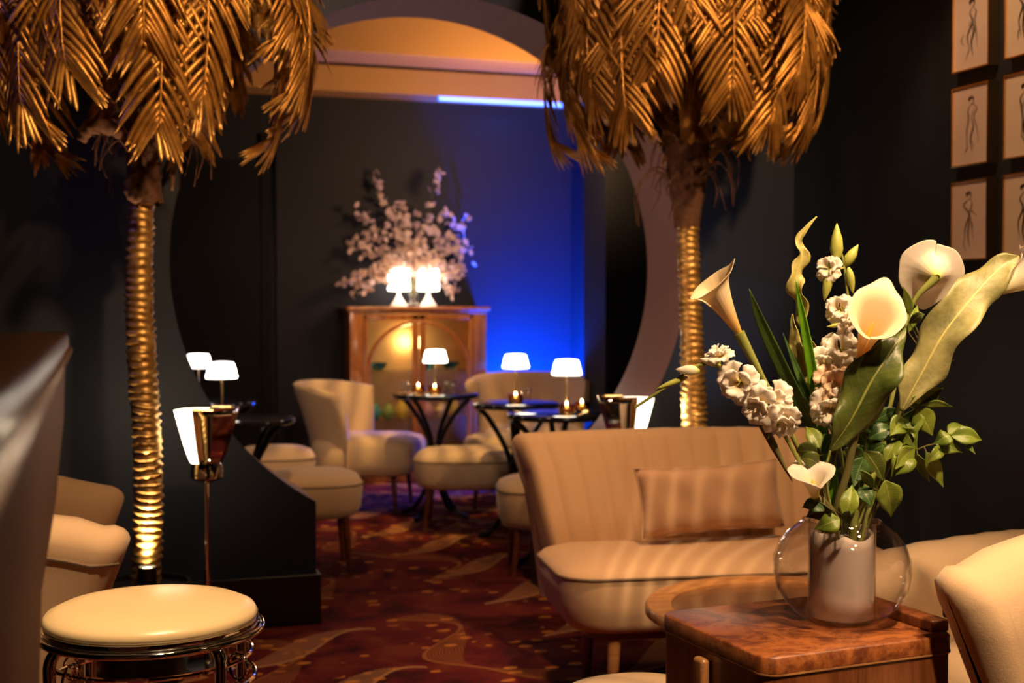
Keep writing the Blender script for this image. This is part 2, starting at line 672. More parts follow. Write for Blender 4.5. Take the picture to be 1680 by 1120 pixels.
tag(MB().box(2.37, 3.45, 9.0, 9.03, 2.750, 2.781, .004).build('led_strip', M['led']), 'blue light strip under the ceiling beam of the back room', 'light strip')


# ------------------------------------------------------------------ bar on the left
def bar():
    t = thing('bar_counter', (-.035, 1.60, 0), 0, 'brown bar counter end, blurred and close, at the left edge of the photo', 'bar counter')
    MB().box(-1.0, .004, -2.2, 0, 1.195, 1.222, .006).build('worktop', M['barwood'], t)
    m = MB()
    prof = [(-.032, 0), (-.032, .80), (-.028, .92), (-.012, 1.02), (-.002, 1.12), (0, 1.195)]
    rows = []
    for y in (-2.2, -.012, -.004):
        k = 0 if y < -.006 else -.008
        rows.append([Vector((x + k, y, z)) for x, z in prof])
    rows.append([Vector((-.95, -.004, z)) for x, z in prof])
    m.grid(rows)
    m.build('front_panel', M['barface'], t)
    MB().tube([(.004, -2.2, 1.20), (.004, -.002, 1.20), (-.9, -.002, 1.20)], .005, 8).build('edge_trim', M['brass'], t)


bar()


# ------------------------------------------------------------------ seating
def leg(parent, x, y, h, spread=.02, r=.017, mat=None):
    sx = 1 if x > 0 else -1
    sy = 1 if y > 0 else -1
    MB().tube([(x, y, h), (x + sx * spread * .5, y + sy * spread * .5, h * .5), (x + sx * spread, y + sy * spread, 0)], [r, r * .85, r * .6], 10).build('leg', mat or M['legwood'], parent)


def tub_chair(loc, rz, label, H=.80, w=.375, L=.40, mat=None, group=None):
    """tub chair facing +x; the rolled back wraps round and ends in two wings"""
    mat = mat or M['beige2']
    t = thing('tub_chair', loc, rz, label, 'armchair', group)
    path = []
    n1, n2 = 14, 30
    for i in range(n1):
        path.append((Vector((L - L * i / n1, -w)), Vector((0, -1)), 1 - i / n1))
    for i in range(n2 + 1):
        a = -PI / 2 - PI * i / n2
        path.append((Vector((w * 1.05 * math.cos(a), w * math.sin(a))), Vector((math.cos(a), math.sin(a))), 0))
    for i in range(1, n1 + 1):
        path.append((Vector((L * i / n1, w)), Vector((0, 1)), i / n1))
    sec = [(-.075, .14), (-.05, .25), (-.015, .45), (.022, .62), (.040, H - .095), (.052, H - .06), (.045, H - .028), (.015, H - .004), (-.03, H), (-.07, H - .018), (-.098, H - .06), (-.105, H - .13), (-.10, .45), (-.095, .30)]
    s = 0
    pw = .062
    full = []
    zt = H - .12

    def section(p, nrm, e, ch, f=1.0, fwd=0.0):
        row = []
        drop = 1 - .05 * e * e - .03 * (max(0, e - .75) / .25) ** 2
        for k, (o, z) in enumerate(sec):
            inner = max(0, min(1, (k - 5) / 3))
            oc = -.085 + .055 * max(0, min(1, (z - .14) / (H - .14)))
            oo = o + (ch - .6) * .018 * (-inner if k > 8 else 0)
            oo = oc + (oo - oc) * f
            z2 = z if z < zt else zt + (z - zt) * (.55 + .45 * f)
            zz = z2 * (1 if z < .5 else drop) + (ch - .6) * .006 * (1 if 6 <= k <= 9 else 0)
            lean = (.03 + .20 * e) * e * max(0, (z2 - .14)) / .66
            q = p + nrm * oo
            row.append(Vector((q.x + lean + fwd, q.y, zz)))
        return row
    for i, (p, nrm, e) in enumerate(path):
        if i:
            s += (p - path[i - 1][0]).length
        full.append(section(p, nrm, e, abs(math.sin(PI * s / pw)) ** .6))

    def endcap(pp):
        p, nrm, e = pp
        return [section(p, nrm, e, .6, max(.02, math.cos(th)), .075 * math.sin(th)) for th in (R(20), R(40), R(58), R(74), R(84), R(90))]
    rows = endcap(path[0])[::-1] + full + endcap(path[-1])
    MB().grid(rows, cu=True).build('upholstered_shell', mat, t, ang=70)
    MB().tube([r[4] + Vector((0, 0, .002)) for r in rows[3:-3]], .0055, 8).build('piping', M['piping'], t)
    MB().rrect([(.60, .50, .12, .10, 0, .16), (.66, .54, .14, .10, 0, .22), (.68, .555, .15, .10, 0, .36), (.66, .54, .15, .10, 0, .42), (.56, .44, .14, .10, 0, .45), (.30, .2, .1, .10, 0, .46)]).build('seat', mat, t, ang=70)
    MB().rrect([(.58, .58, .16, .06, 0, .135), (.60, .60, .16, .06, 0, .17)]).build('base_frame', M['legwood'], t)
    for x in (-.18, .26):
        for y in (-.24, .24):
            leg(t, x, y, .14, .01, .02)
    return t


def loveseat(loc, rz, label):
    """small sofa facing -y, channel tufted back"""
    t = thing('loveseat', loc, rz, label, 'sofa')
    W = 1.16
    n = 120
    rows = []
    nch = 13
    prof = [(.02, .24, 0), (-.02, .42, .0), (.03, .55, .3), (.10, .68, .5), (.155, .765, .8), (.185, .795, .9), (.215, .80, 1), (.25, .785, 1), (.262, .74, .9), (.235, .60, .5), (.20, .42, .2), (.18, .24, 0)]
    for i in range(n + 1):
        f = i / n * 2 - 1
        ch = abs(math.sin(PI * nch * (i / n))) ** .55
        row = []
        e = max(0, abs(f) - .93) / .07
        for k, (y, z, fl) in enumerate(prof):
            ww = W / 2 - .05 + .085 * fl
            zz = z + (.012 * (1 - f * f)) * fl
            yy = y - (ch - .5) * .020 * (1 if 1 <= k <= 6 else 0)
            if e > 0:
                c = .12 + (z - .24) * .17
                q = math.sqrt(max(0, 1 - e * e))
                yy = c + (yy - c) * (.25 + .75 * q)
                if k in (4, 5, 6, 7, 8):
                    zz -= (1 - q) * .03
            row.append(Vector((ww * f, yy, zz)))
        rows.append(row)
    m = MB().grid(rows, cu=True)
    m.cap(rows[0], True)
    m.cap(rows[-1])
    m.build('backrest', M['beige'], t, ang=70)
    m = MB()
    D = .53
    cy = -.255
    m.rrect([(W - .15, D - .13, .10, 0, cy, .238), (W - .10, D - .07, .12, 0, cy, .246), (W - .05, D - .02, .13, 0, cy, .278), (W - .008, D, .13, 0, cy, .34), (W, D, .12, 0, cy, .415), (W - .005, D - .004, .12, 0, cy, .423), (W - .03, D - .03, .11, 0, cy, .437), (W - .12, D - .12, .09, 0, cy, .453), (W - .3, D - .28, .07, 0, cy, .463), (W - .6, D - .5, .03, 0, cy, .466)], seg=10)
    m.build('seat', M['beige'], t, ang=70)
    row = []
    r = .12
    for q, (sx, sy) in enumerate(((1, 1), (-1, 1), (-1, -1), (1, -1))):
        for j in range(11):
            a = q * PI / 2 + j / 10 * PI / 2
            row.append(Vector((sx * (W / 2 - r) + (r + .002) * math.cos(a), cy + sy * (D / 2 - r) + (r + .002) * math.sin(a), .419)))
    MB().tube(row, .0045, 8, closed=True).build('piping', M['piping'], t)
    MB().rrect([(W - .2, D - .14, .08, 0, cy, .215), (W - .2, D - .14, .08, 0, cy, .240)]).build('base_frame', M['legwood'], t)
    for x in (-.40, .40):
        for y in (-.42, -.08):
            leg(t, x, y, .22, .01, .022, M['rimwood'] if y < -.3 else M['legwood'])
    return t


def pillow(loc, rot, wd, ht, th, label):
    t = thing('lumbar_cushion', loc, 0, label, 'cushion')
    t.rotation_euler = rot
    n, k = 24, 14
    rows = []
    for side in (1,):
        pass
    m = MB()
    for sgn in (1, -1):
        rows = []
        for i in range(k + 1):
            v = i / k * 2 - 1
            row = []
            for j in range(n + 1):
                u = j / n * 2 - 1
                pu = 1 - .05 * (1 - v * v) * abs(u) ** 2
                pv = 1 - .10 * (1 - u * u)
                h = max(0, (1 - u ** 4) * (1 - v ** 4)) ** .55
                row.append(Vector((u * wd / 2 * pu, sgn * th / 2 * h + .004 * math.sin(9 * u + 4 * v) * h, v * ht / 2 * pv)))
            rows.append(row)
        m.grid(rows)
    m.build('cover', M['cushion'], t, ang=180)
    pts = []
    for (ua, va, ub, vb) in ((-1, -1, 1, -1), (1, -1, 1, 1), (1, 1, -1, 1), (-1, 1, -1, -1)):
        for q in range(16):
            f = q / 16
            u, v = ua + (ub - ua) * f, va + (vb - va) * f
            pts.append((u * wd / 2 * (1 - .05 * (1 - v * v) * u * u), 0, v * ht / 2 * (1 - .10 * (1 - u * u))))
    MB().tube(pts, .0035, 6, closed=True).build('seam', M['beige'], t)
    return t


def pouf(loc, rz, label, W=.55, D=.5, H=.46, z0=.24, r=.15, group=None, name='upholstered_stool'):
    t = thing(name, loc, rz, label, 'stool', group)
    m = MB().rrect([(W - .12, D - .12, r * .8, 0, 0, z0), (W - .05, D - .05, r, 0, 0, z0 + .012), (W - .015, D - .015, r, 0, 0, z0 + .05), (W, D, r, 0, 0, H - .09), (W - .002, D - .002, r, 0, 0, H - .055), (W - .03, D - .03, r, 0, 0, H - .03), (W - .12, D - .12, r * .9, 0, 0, H - .010), (W - .3, D - .28, r * .5, 0, 0, H)], seg=10)
    m.build('seat', M['beige2'], t, ang=70)
    row = []
    for q, (sx, sy) in enumerate(((1, 1), (-1, 1), (-1, -1), (1, -1))):
        for j in range(9):
            a = q * PI / 2 + j / 8 * PI / 2
            row.append(Vector((sx * (W / 2 - r) + (r + .002) * math.cos(a), sy * (D / 2 - r) + (r + .002) * math.sin(a), H - .062)))
    MB().tube(row, .004, 6, closed=True).build('piping', M['piping'], t)
    for sx in (-1, 1):
        for sy in (-1, 1):
            leg(t, sx * (W / 2 - .09), sy * (D / 2 - .09), z0 + .012, .02, .018)
    return t


def cocktail_chair(loc, rz, label, W=.56, H=.78, group=None):
    """armless chair facing +x with a flared wrapped back, diamond tufted inside"""
    t = thing('cocktail_chair', loc, rz, label, 'chair', group)
    rows = []
    n = 48
    for i in range(n + 1):
        a = -1.25 + 2.5 * i / n
        e = abs(a) / 1.25
        row = []
        for k, (o, z) in enumerate([(.0, .22), (.005, .32), (.03, .45), (.08, .60), (.135, H - .05), (.14, H - .012), (.118, H), (.085, H - .008), (.070, H - .05), (.01, .60), (-.035, .45), (-.06, .32), (-.06, .22)]):
            r = .275 * W / .56 + o
            if 8 <= k <= 10:
                r -= .010 * (abs(math.sin(a * 9 + z * 22)) * abs(math.sin(a * 9 - z * 22))) ** .5 - .004
            zz = z - (.05 * e ** 3 if z > .6 else 0)
            row.append(Vector((-r * math.cos(a) * .85 + .02 + .10 * e * e, r * math.sin(a), zz)))
        rows.append(row)
    c0 = sum(rows[0], Vector()) / 13
    c1 = sum(rows[-1], Vector()) / 13
    cap0 = [[Vector((c.x, c.y, v.z)) + (v - Vector((c.x, c.y, v.z))) * f + Vector((d, 0, 0)) for v in r] for (r, c) in ((rows[0], c0),) for f, d in ((.1, .02), (.7, .016))]
    cap1 = [[Vector((c.x, c.y, v.z)) + (v - Vector((c.x, c.y, v.z))) * f + Vector((d, 0, 0)) for v in r] for (r, c) in ((rows[-1], c1),) for f, d in ((.7, .016), (.1, .02))]
    MB().grid(cap0 + rows + cap1, cu=True).build('backrest', M['beige2'], t, ang=70)
    S = W - .02
    MB().rrect([(S - .10, S - .10, .12, .10, 0, .225), (S - .03, S - .03, .14, .10, 0, .24), (S, S, .14, .10, 0, .30), (S, S, .14, .10, 0, .40), (S - .04, S - .04, .13, .10, 0, .435), (S - .16, S - .16, .1, .10, 0, .455), (S - .35, S - .35, .05, .10, 0, .462)]).build('seat', M['beige2'], t, ang=70)
    for x in (-.12, .30):
        for y in (-.2, .2):
            leg(t, x, y, .235, .02, .018)
    return t


# the loveseat with its cushion
sc_ = G(1095, 4.66)
SEATO = Vector((sc_.x, sc_.y, 0))
loveseat(SEATO + Vector((.015, -.20, 0)), R(-8), 'beige channel-backed loveseat with a blush cushion, in front of the gate wall')
pc = P(1166, 817, 4.33)
pillow(pc, (R(-13), R(-1.5), 0), .535, .235, .12, 'blush rectangular cushion leaning on the loveseat backrest')

# tub chairs
pa = G(205, 3.02)
tub_chair(pa + Vector((-.68, .375, 0)), 0, 'beige channel-tufted tub armchair at the left behind the bar counter')
pb = G(1500, 2.72)
tub_chair((2.075, 1.56, 0), PI + R(4), 'beige tub armchair close up in the bottom right corner', H=.875, w=.36, L=.36)
tub_chair((2.27, 2.42, 0), PI, 'beige tub armchair further back, its curved wing seen beside and through the glass vase', H=.68, w=.30, L=.30)

# chairs and stools beyond the gate
GS = 'upholstered stools around the cafe tables'
pouf(G(764, 7.25), R(-18), 'pale upholstered stool standing in the middle beyond the gate', .58, .5, .46, group=GS)
pouf(G(512, 6.12), R(-5), 'tan upholstered stool just behind the left end of the gate wall', .46, .46, .48, .26, group=GS)
pouf(G(450, 7.15), R(-5), 'small tan upholstered stool furthest left, half hidden behind another stool', .44, .44, .48, .26, group=GS)
pouf(G(893, 6.06), R(-14), 'striped-looking beige stool half hidden behind the left side of the loveseat', .45, .45, .46, .22, group=GS)
pouf(G(842, 8.05), R(-18), 'pale stool seat visible under the middle cafe table', .62, .45, .46, .24, group=GS)
cocktail_chair(G(580, 8.05), R(-26), 'wing-backed beige chair facing right beside the display cabinet', .66, .79)
cocktail_chair(G(872, 8.75), R(-100), 'beige chair with wide low backrest against the blue lit wall', .70, .80)


# ------------------------------------------------------------------ cafe tables
def cafe_table(loc, r, label, H=.74, rz=0, group='round black cafe tables'):
    t = thing('cafe_table', loc, rz, label, 'table', group)
    MB().lathe([(r - .012, H - .028), (r - .002, H - .024), (r, H - .014), (r - .002, H - .004), (r - .008, H)], 48).build('table_top', M['tabletop'], t)
    for k in range(4):
        a = PI / 4 + k * PI / 2
        c, s = math.cos(a), math.sin(a)
        pts = bez([(c * r * .88, s * r * .88, H - .03), (c * r * .62, s * r * .62, H - .09), (c * .06, s * .06, H * .68), (c * .022, s * .022, H * .5), (c * .05, s * .05, H * .26), (c * r * .55, s * r * .55, .045), (c * r * .85, s * r * .85, .012)], 26)
        MB().tube(pts, .0145, 8).build('leg', M['iron'], t)
    MB().lathe([(.028, H * .46), (.034, H * .48), (.034, H * .56), (.028, H * .58)], 16).build('collar', M['iron'], t)
    return t


def table_lamp(loc, label, rz=0, h=.255, r=.070, group='small battery table lamps', energy=.5):
    t = thing('table_lamp', loc, rz, label, 'lamp', group)
    MB().lathe([(.040, 0), (.042, .004), (.040, .010), (.012, .014), (.006, .02)], 24).build('base', M['brass'], t)
    MB().lathe([(.005, .012), (.005, h - .05)], 10).build('stem', M['brass'], t)
    prof = [(r, h - .074), (r * 1.02, h - .062), (r * .95, h - .050), (r * .90, h - .03), (r * .80, h - .006), (r * .74, h)]
    m = MB().lathe(prof, 60, fr=lambda a, k: 1 + .035 * abs(math.sin(a * 6)), caps=False)
    m.lathe([(r * .74, h), (r * .3, h + .003), (0.001, h + .004)], 60, caps=False)
    m.build('lamp_shade', M['shade'], t)
    l = light('table_lamp_light', 'POINT', Vector(loc) + Vector((0, 0, h - .10)), energy, (1, .80, .55), size=.03)
    return t


def candle(loc, label, group='tealight holders on the cafe tables', s=1.0):
    t = thing('tealight_holder', loc, 0, label, 'candle', group)
    MB().lathe([(.034 * s, 0), (.04 * s, .006), (.042 * s, .05 * s), (.039 * s, .05 * s), (.036 * s, .012), (.0, .010)], 24, caps=False).build('glass_cup', M['amber'], t)
    MB().lathe([(.018, .011), (.019, .028), (.0, .027)], 16).build('wax', M['cream'], t)
    MB().lathe([(.0001, .028), (.006, .034), (.0075, .042), (.004, .054), (.0001, .064)], 12).build('flame', M['flame'], t)
    return t


ta, tb, tc_, td, te = G(713, 7.65), G(846, 6.90), G(915, 6.22), G(398, 5.95), G(345, 7.05)
ZT = .741
cafe_table(ta, .265, 'round black cafe table in front of the display cabinet')
cafe_table(tb, .235, 'round black cafe table in the middle, between the cabinet table and the front one', rz=R(20))
cafe_table(tc_, .25, 'frontmost round black cafe table beyond the gate, behind the loveseat', rz=R(35))
cafe_table(td, .24, 'round black cafe table at left behind the flared chrome lamp')
cafe_table(te, .25, 'round black cafe table furthest left, mostly hidden by the gate wall', rz=R(30))
U = Vector((0, 0, ZT))
table_lamp(G(714, 7.72) + U, 'glowing small table lamp in front of the cabinet doors')
table_lamp(G(846, 6.98) + U, 'glowing small table lamp on the middle cafe table')
table_lamp(G(930, 6.27) + U, 'glowing small table lamp on the frontmost cafe table')
table_lamp(G(363, 5.97) + U, 'glowing small table lamp on the left cafe table, the brighter and nearer of two')
table_lamp(G(325, 7.02) + U, 'glowing small table lamp cut by the curved gate edge')
candle(G(713, 7.52) + U, 'lit tealight on the cafe table before the cabinet')
candle(G(686, 7.60) + U, 'lit tealight at the left of the cabinet cafe table')
candle(G(846, 6.82) + U, 'lit tealight below the lamp on the middle cafe table')
candle(G(930, 6.12) + U, 'lit tealight below the lamp on the frontmost cafe table')
candle(G(955, 6.25) + U, 'dim tealight right of the lamp on the frontmost cafe table')
for q, (px, d, lab) in enumerate([(664, 7.62, 'empty tumbler at the left edge of the cabinet cafe table'), (738, 7.55, 'empty tumbler at the right of the cabinet cafe table'), (862, 6.85, 'empty tumbler right of the lamp on the middle cafe table')]):
    g = MB().lathe([(.026, 0), (.032, .075), (.030, .075), (.024, .006), (0, .006)], 20, caps=False).build('tumbler', M['glass'], origin=None)
    g.location = G(px, d) + U
    tag(g, lab, 'glass', 'tumblers on the cafe tables')


# ------------------------------------------------------------------ flared chrome lamps
def torch_lamp(loc, rz, label, energy=3):
    t = thing('post_lamp', loc, rz, label, 'lamp', 'flared chrome post lamps')
    MB().lathe([(.12, 0), (.12, .012), (.10, .022), (.02, .03), (.012, .05)], 32).build('base', M['chrome'], t)
    MB().lathe([(.0105, .03), (.0105, .66)], 14).build('pole', M['chrome'], t)
    MB().lathe([(.014, .645), (.045, .655), (.056, .665), (.056, .70), (.052, .715), (.02, .72)], 32).build('cup', M['chrome'], t)
    z0, z1 = .712, .905

    def plan(z, k):
        f = (z - z0) / (z1 - z0)
        return (.050 + .058 * f ** .8) * k, (.042 + .045 * f ** .8) * k
    # chrome shield, three facets on the +x side; milk glass on the -x side
    m = MB()
    rows = []
    for j in range(9):
        z = z0 + (z1 - z0) * j / 8
        a, b = plan(z, 1)
        f = j / 8
        pts = [(-.12 * a, -b), (a * .55, -b * 1.0), (a, -b * .35), (a, b * .35), (a * .55, b), (-.12 * a, b)]
        rows.append([Vector((x, y, z)) for x, y in pts])
    m.grid(rows)
    m.build('chrome_shield', M['chrome'], t, mods=('solid',), ang=25)
    rim_ = [rows[-1][0]] + rows[-1][1:]
    m = MB().tube(rim_, .004, 6)
    m.tube([r[0] for r in rows], .004, 6)
    m.tube([r[-1] for r in rows], .004, 6)
    m.build('rim', M['brass'], t)
    m = MB()
    rows = []
    for j in range(9):
        z = z0 + (z1 - .006 - z0) * j / 8
        a, b = plan(z, .93)
        pts = [(-.10 * a, -b * .98), (-a * .62, -b * .95), (-a, -b * .55), (-a, b * .55), (-a * .62, b * .95), (-.10 * a, b * .98)]
        rows.append([Vector((x, y, z)) for x, y in pts])
    m.grid(rows, cu=True)
    m.cap(rows[-1])
    m.cap(rows[0], True)
    m.build('glass_panel', M['milk'], t, ang=35)
    # diffuse cover closing the top
    a, b = plan(z1 - .004, .95)
    MB().box(-a * .1, a * .6, -b * .9, b * .9, z1 - .012, z1 - .006).build('top_plate', M['reveal'], t)
    light('post_lamp_light', 'POINT', Vector(loc) + Matrix.Rotation(rz, 3, 'Z') @ Vector((-.17, 0, .85)), energy, (1, .78, .5), size=.04)
    return t


torch_lamp(G(337, 4.42), R(-18 - 8), 'flared chrome post lamp in front of the gate wall, left of the opening', 2.2)
torch_lamp(G(1028, 4.98), R(180 - 18 + 14), 'flared chrome post lamp rising behind the loveseat', 2.2)


# ------------------------------------------------------------------ round chrome stool
def chrome_stool(loc):
    t = thing('chrome_stool', loc, 0, 'round cream leather stool with looped chrome frame at bottom left', 'stool')
    H, r = .655, .214
    MB().lathe([(r - .014, H - .050), (r - .002, H - .044), (r + .001, H - .036), (r - .006, H - .024), (r - .030, H - .013), (r - .075, H - .005), (r - .13, H), (.001, H + .002)], 64).build('seat', M['cream'], t, ang=70)
    MB().lathe([(r - .02, H - .072), (r - .004, H - .068), (r + .004, H - .058), (r + .003, H - .046), (r - .012, H - .042)], 64).build('seat_band', M['chrome'], t, ang=70)
    ring = lambda rr, z, n=64: [(rr * math.cos(2 * PI * i / n), rr * math.sin(2 * PI * i / n), z) for i in range(n)]
    MB().tube(ring(r + .010, H - .064), .0065, 10, closed=True).build('upper_ring', M['chrome'], t)
    for z, rr in ((H - .115, r - .012), (H - .165, r - .005), (.20, r + .0)):
        MB().tube(ring(rr, z), .005, 8, closed=True).build('hoop', M['chrome'], t)
    for k in range(4):
        a = R(45 - 18 + 5) + k * PI / 2
        c, s = math.cos(a), math.sin(a)
        pts = bez([(c * (r - .05), s * (r - .05), H - .06), (c * (r - .015), s * (r - .015), H - .062), (c * (r + .013), s * (r + .013), H - .085), (c * (r + .016), s * (r + .016), H - .14), (c * (r + .016), s * (r + .016), .3), (c * (r + .016), s * (r + .016), .01)], 30)
        MB().tube(pts, .0125, 12).build('leg', M['chrome'], t)
        # decorative loops beside each leg
        for z in (H - .115, H - .175):
            a2 = a + .24
            cx, cy = math.cos(a2) * (r + .008), math.sin(a2) * (r + .008)
            tx, ty = math.cos(a2), math.sin(a2)
            lp = [(cx + tx * .022 * math.cos(q), cy + ty * .022 * math.cos(q), z + .026 * math.sin(q)) for q in [2 * PI * i / 24 for i in range(24)]]
            MB().tube(lp, .003, 6, closed=True).build('loop', M['chrome'], t)
    return t


chrome_stool(G(245, 2.62))

# ------------------------------------------------------------------ coffee table with glass top
tl = thing('coffee_table', G(1298, 3.43), 0, 'oval wooden coffee table with inset glass top between loveseat and wooden cabinet', 'table')
m = MB()
rows = []
for (k, z) in ((1, .425), (1, .442), (.985, .450), (.83, .450), (.815, .446), (.815, .425)):
    rows.append([Vector((.388 * k * math.cos(a), .388 * k * math.sin(a), z)) for a in [2 * PI * i / 72 for i in range(72)]])
m.grid(rows, cu=True, cv=True)
m.build('rim', M['rimwood'], tl, ang=50)
MB().lathe([(.314, .434), (.314, .442)], 64).build('glass_top', M['glass'], tl)
MB().lathe([(.316, .420), (.316, .4325)], 64).build('added_mirror_panel', M['mirrorclear'], tl)  # mirror added under the glass to strengthen the loveseat's reflection
for k in range(4):
    a = R(25) + k * PI / 2
    c, s = math.cos(a), math.sin(a)
    MB().tube([(c * .31, s * .31, .426), (c * .30, s * .30, .25), (c * .27, s * .27, 0)], [.026, .022, .016], 10).build('leg', M['legwood'], tl)
# low round pouf at the bottom edge
tp = thing('round_pouf', G(1058, 2.83), 0, 'round beige pouf at the bottom edge left of the wooden cabinet', 'pouf')
MB().lathe([(.16, .02), (.185, .03), (.205, .10), (.21, .30), (.205, .355), (.185, .385), (.13, .402), (.06, .409), (.001, .41)], 48).build('cushion_body', M['beige2'], tp, ang=70)
MB().tube([(.208 * math.cos(a), .208 * math.sin(a), .352) for a in [2 * PI * i / 48 for i in range(48)]], .004, 6, closed=True).build('piping', M['piping'], tp)
MB().lathe([(.15, 0), (.15, .022)], 32).build('base', M['legwood'], tp)


# ------------------------------------------------------------------ foreground burl cabinet
HT = .67
c1 = P(1107, 1009, 2.46)
c2 = P(1236, 1088, 2.105)
c3 = P(1546, 1046, 2.26)
ang = math.atan2(c3.y - c2.y, c3.x - c2.x)
cabc = Vector(((c1.x + c3.x) / 2, (c1.y + c3.y) / 2, 0))
tw = thing('side_cabinet', cabc, ang, 'burl walnut side cabinet with rounded corners carrying the flower vase', 'cabinet')
Wd, Dp = .408, .358
MB().rrect([(Wd, Dp, .035, 0, 0, HT - .028), (Wd, Dp, .035, 0, 0, HT - .003), (Wd - .006, Dp - .006, .033, 0, 0, HT)], seg=10).build('top', M['burl'], tw, ang=50)
MB().rrect([(Wd - .006, Dp - .006, .034, 0, 0, HT - .034), (Wd + .002, Dp + .002, .036, 0, 0, HT - .032), (Wd + .002, Dp + .002, .036, 0, 0, HT - .029)], seg=10).build('inlay_line', M['rimwood'], tw)
MB().rrect([(Wd - .004, Dp - .004, .035, 0, 0, .10), (Wd - .004, Dp - .004, .035, 0, 0, HT - .034)], seg=10).build('body', M['walnut'], tw, ang=50)
MB().rrect([(Wd - .05, Dp - .05, .03, 0, 0, 0), (Wd - .05, Dp - .05, .03, 0, 0, .10)]).build('plinth', M['black'], tw)
MB().box(Wd / 2 - .034, Wd / 2 + .006, -Dp / 2 + .03, Dp / 2 + .03, HT - .002, HT + .020, .004).build('raised_lip', M['walnut'], tw)
MB().box(-Wd / 2 - .020, -Wd / 2 - .001, -.012, .022, .20, HT - .042, .008, 4).build('handle', M['rimwood'], tw)


# ------------------------------------------------------------------ display cabinet and its contents
def arch_pts(x0, x1, z0, zs, n=24, side=1):
    """half arch door opening; side=1 the curve rises toward x1"""
    pts = [(x0, z0), (x1, z0)]
    return pts


def display_cabinet():
    W, D, H = 1.00, .34, 1.26
    t = thing('display_cabinet', (2.205, 8.93 + D / 2, 0), 0, 'amber wooden deco display cabinet with arched glass doors', 'cabinet')
    y0, y1 = -D / 2, D / 2
    m = MB()
    m.box(-W / 2, -W / 2 + .03, y0 + .03, y1, .06, H - .03, .003)
    m.box(W / 2 - .03, W / 2, y0 + .03, y1, .06, H - .03, .003)
    m.box(-W / 2, W / 2, y1 - .02, y1, .06, H - .03)
    m.box(-W / 2, W / 2, y0 + .03, y1, .06, .10, .003)
    m.build('carcass', M['cabwood'], t)
    MB().box(-W / 2 - .03, W / 2 + .03, y0 - .015, y1, H - .03, H, .008).box(-W / 2 - .012, W / 2 + .012, y0 + .005, y1, H - .05, H - .03, .004).build('cornice', M['cabwood'], t)
    MB().box(-W / 2 + .02, W / 2 - .02, y0 + .03, y1, 0, .06, .003).build('plinth', M['walnut'], t)
    for sx in (-1, 1):                     # stepped fluted pilasters
        m = MB()
        for k in range(3):
            m.box(sx * (W / 2 - .012 - k * .034) - .016, sx * (W / 2 - .012 - k * .034) + .016, y0 + k * .006, y0 + .04, .06, .80 - k * .0, .006)
        m.box(sx * (W / 2 - .046) - .05, sx * (W / 2 - .046) + .05, y0 + .008, y0 + .04, .78, H - .05, .004)
        m.build('pilaster', M['cabwood'], t)
    for z in (.45, .80):
        MB().box(-W / 2 + .03, W / 2 - .03, y0 + .05, y1 - .02, z - .006, z).build('shelf', M['glass'], t)
    MB().box(-W / 2 + .03, W / 2 - .03, y1 - .026, y1 - .021, .10, H - .05).build('mirror_back', M['mirror'], t)
    for sx in (-1, 1):
        hub = bpy.data.objects.new('door', None)
        # door frame with a quarter arch meeting the other door's at the centre
        xi, xo = sx * .004, sx * (W / 2 - .100)
        zb, zt = .12, H - .06
        m = MB()
        yf0, yf1 = y0 + .012, y0 + .034
        lo, hi = sorted((xi, xi + sx * .045))
        m.box(lo, hi, yf0, yf1, zb, zt, .004)
        lo, hi = sorted((xo, xo - sx * .025))
        m.box(lo, hi, yf0, yf1, zb, zt, .004)
        lo, hi = sorted((xi, xo))
        m.box(lo, hi, yf0, yf1, zb, zb + .05, .004)
        m.box(lo, hi, yf0, yf1, zt - .035, zt, .004)
        rad = abs(xo) - .03
        pts = []
        for q in range(25):
            a = PI / 2 * q / 24
            pts.append((sx * rad * math.cos(a), y0 + .020, zt - .05 - rad * .95 + rad * .95 * math.sin(a)))
        pts = [(sx * rad, y0 + .020, zb + .02)] + pts
        m.tube(pts, .014, 8)
        d = m.build('door', M['cabwood'], t)
        lo, hi = sorted((xi + sx * .02, xo - sx * .01))
        MB().box(lo, hi, y0 + .021, y0 + .025, zb + .03, zt - .02).build('pane', M['pane'], d)
        MB().lathe([(.006, 0), (.012, .006), (.012, .014), (.004, .02)], 14, (xi + sx * .03, y0 + .002, .62)).build('knob', M['brass'], d)
    return t


M['mirror'] = plain('aged mirror', (.50, .38, .20), .38, .7, var=.25, nscale=5)
dc = display_cabinet()
DX, DY = 2.205, 8.93 + .17
rnd = random.Random(4)
items = [('bowl', -.27, .80, 'blue glass bowl on the upper left cabinet shelf', 'blueglass'), ('bowl', .10, .80, 'blue glass bowl on the upper shelf right of the door meeting', 'blueglass'), ('bowl', .27, .80, 'blue glass bowl at the right end of the upper cabinet shelf', 'blueglass')]
for kd, x, z, lab, mt in items:
    o = MB().lathe([(.03, 0), (.035, .005), (.06, .03), (.068, .055), (.064, .055), (.05, .02), (0, .012)], 24, caps=False).build('glass_bowl', M['bluesolid'] if 'bluesolid' in M else M['blueglass'])
    o.location = (DX + x, DY - .01, z)
    tag(o, lab, 'bowl', 'blue bowls in the display cabinet')
cols = [('teal', (.05, .28, .32)), ('yellow', (.62, .48, .06)), ('green', (.20, .33, .10)), ('pink', (.50, .24, .20)), ('cream', (.60, .50, .30))]
for cn, cc in cols:
    M['pot' + cn] = plain(cn + ' ceramic', cc, .3)
spots = [(-.30, 'teal', 'first from the left end'), (-.20, 'green', 'between a teal and a yellow one'), (-.10, 'yellow', 'just left of the door meeting'), (.10, 'pink', 'just right of the door meeting'), (.20, 'cream', 'between a pink and a yellow one'), (.30, 'yellow', 'at the right end')]
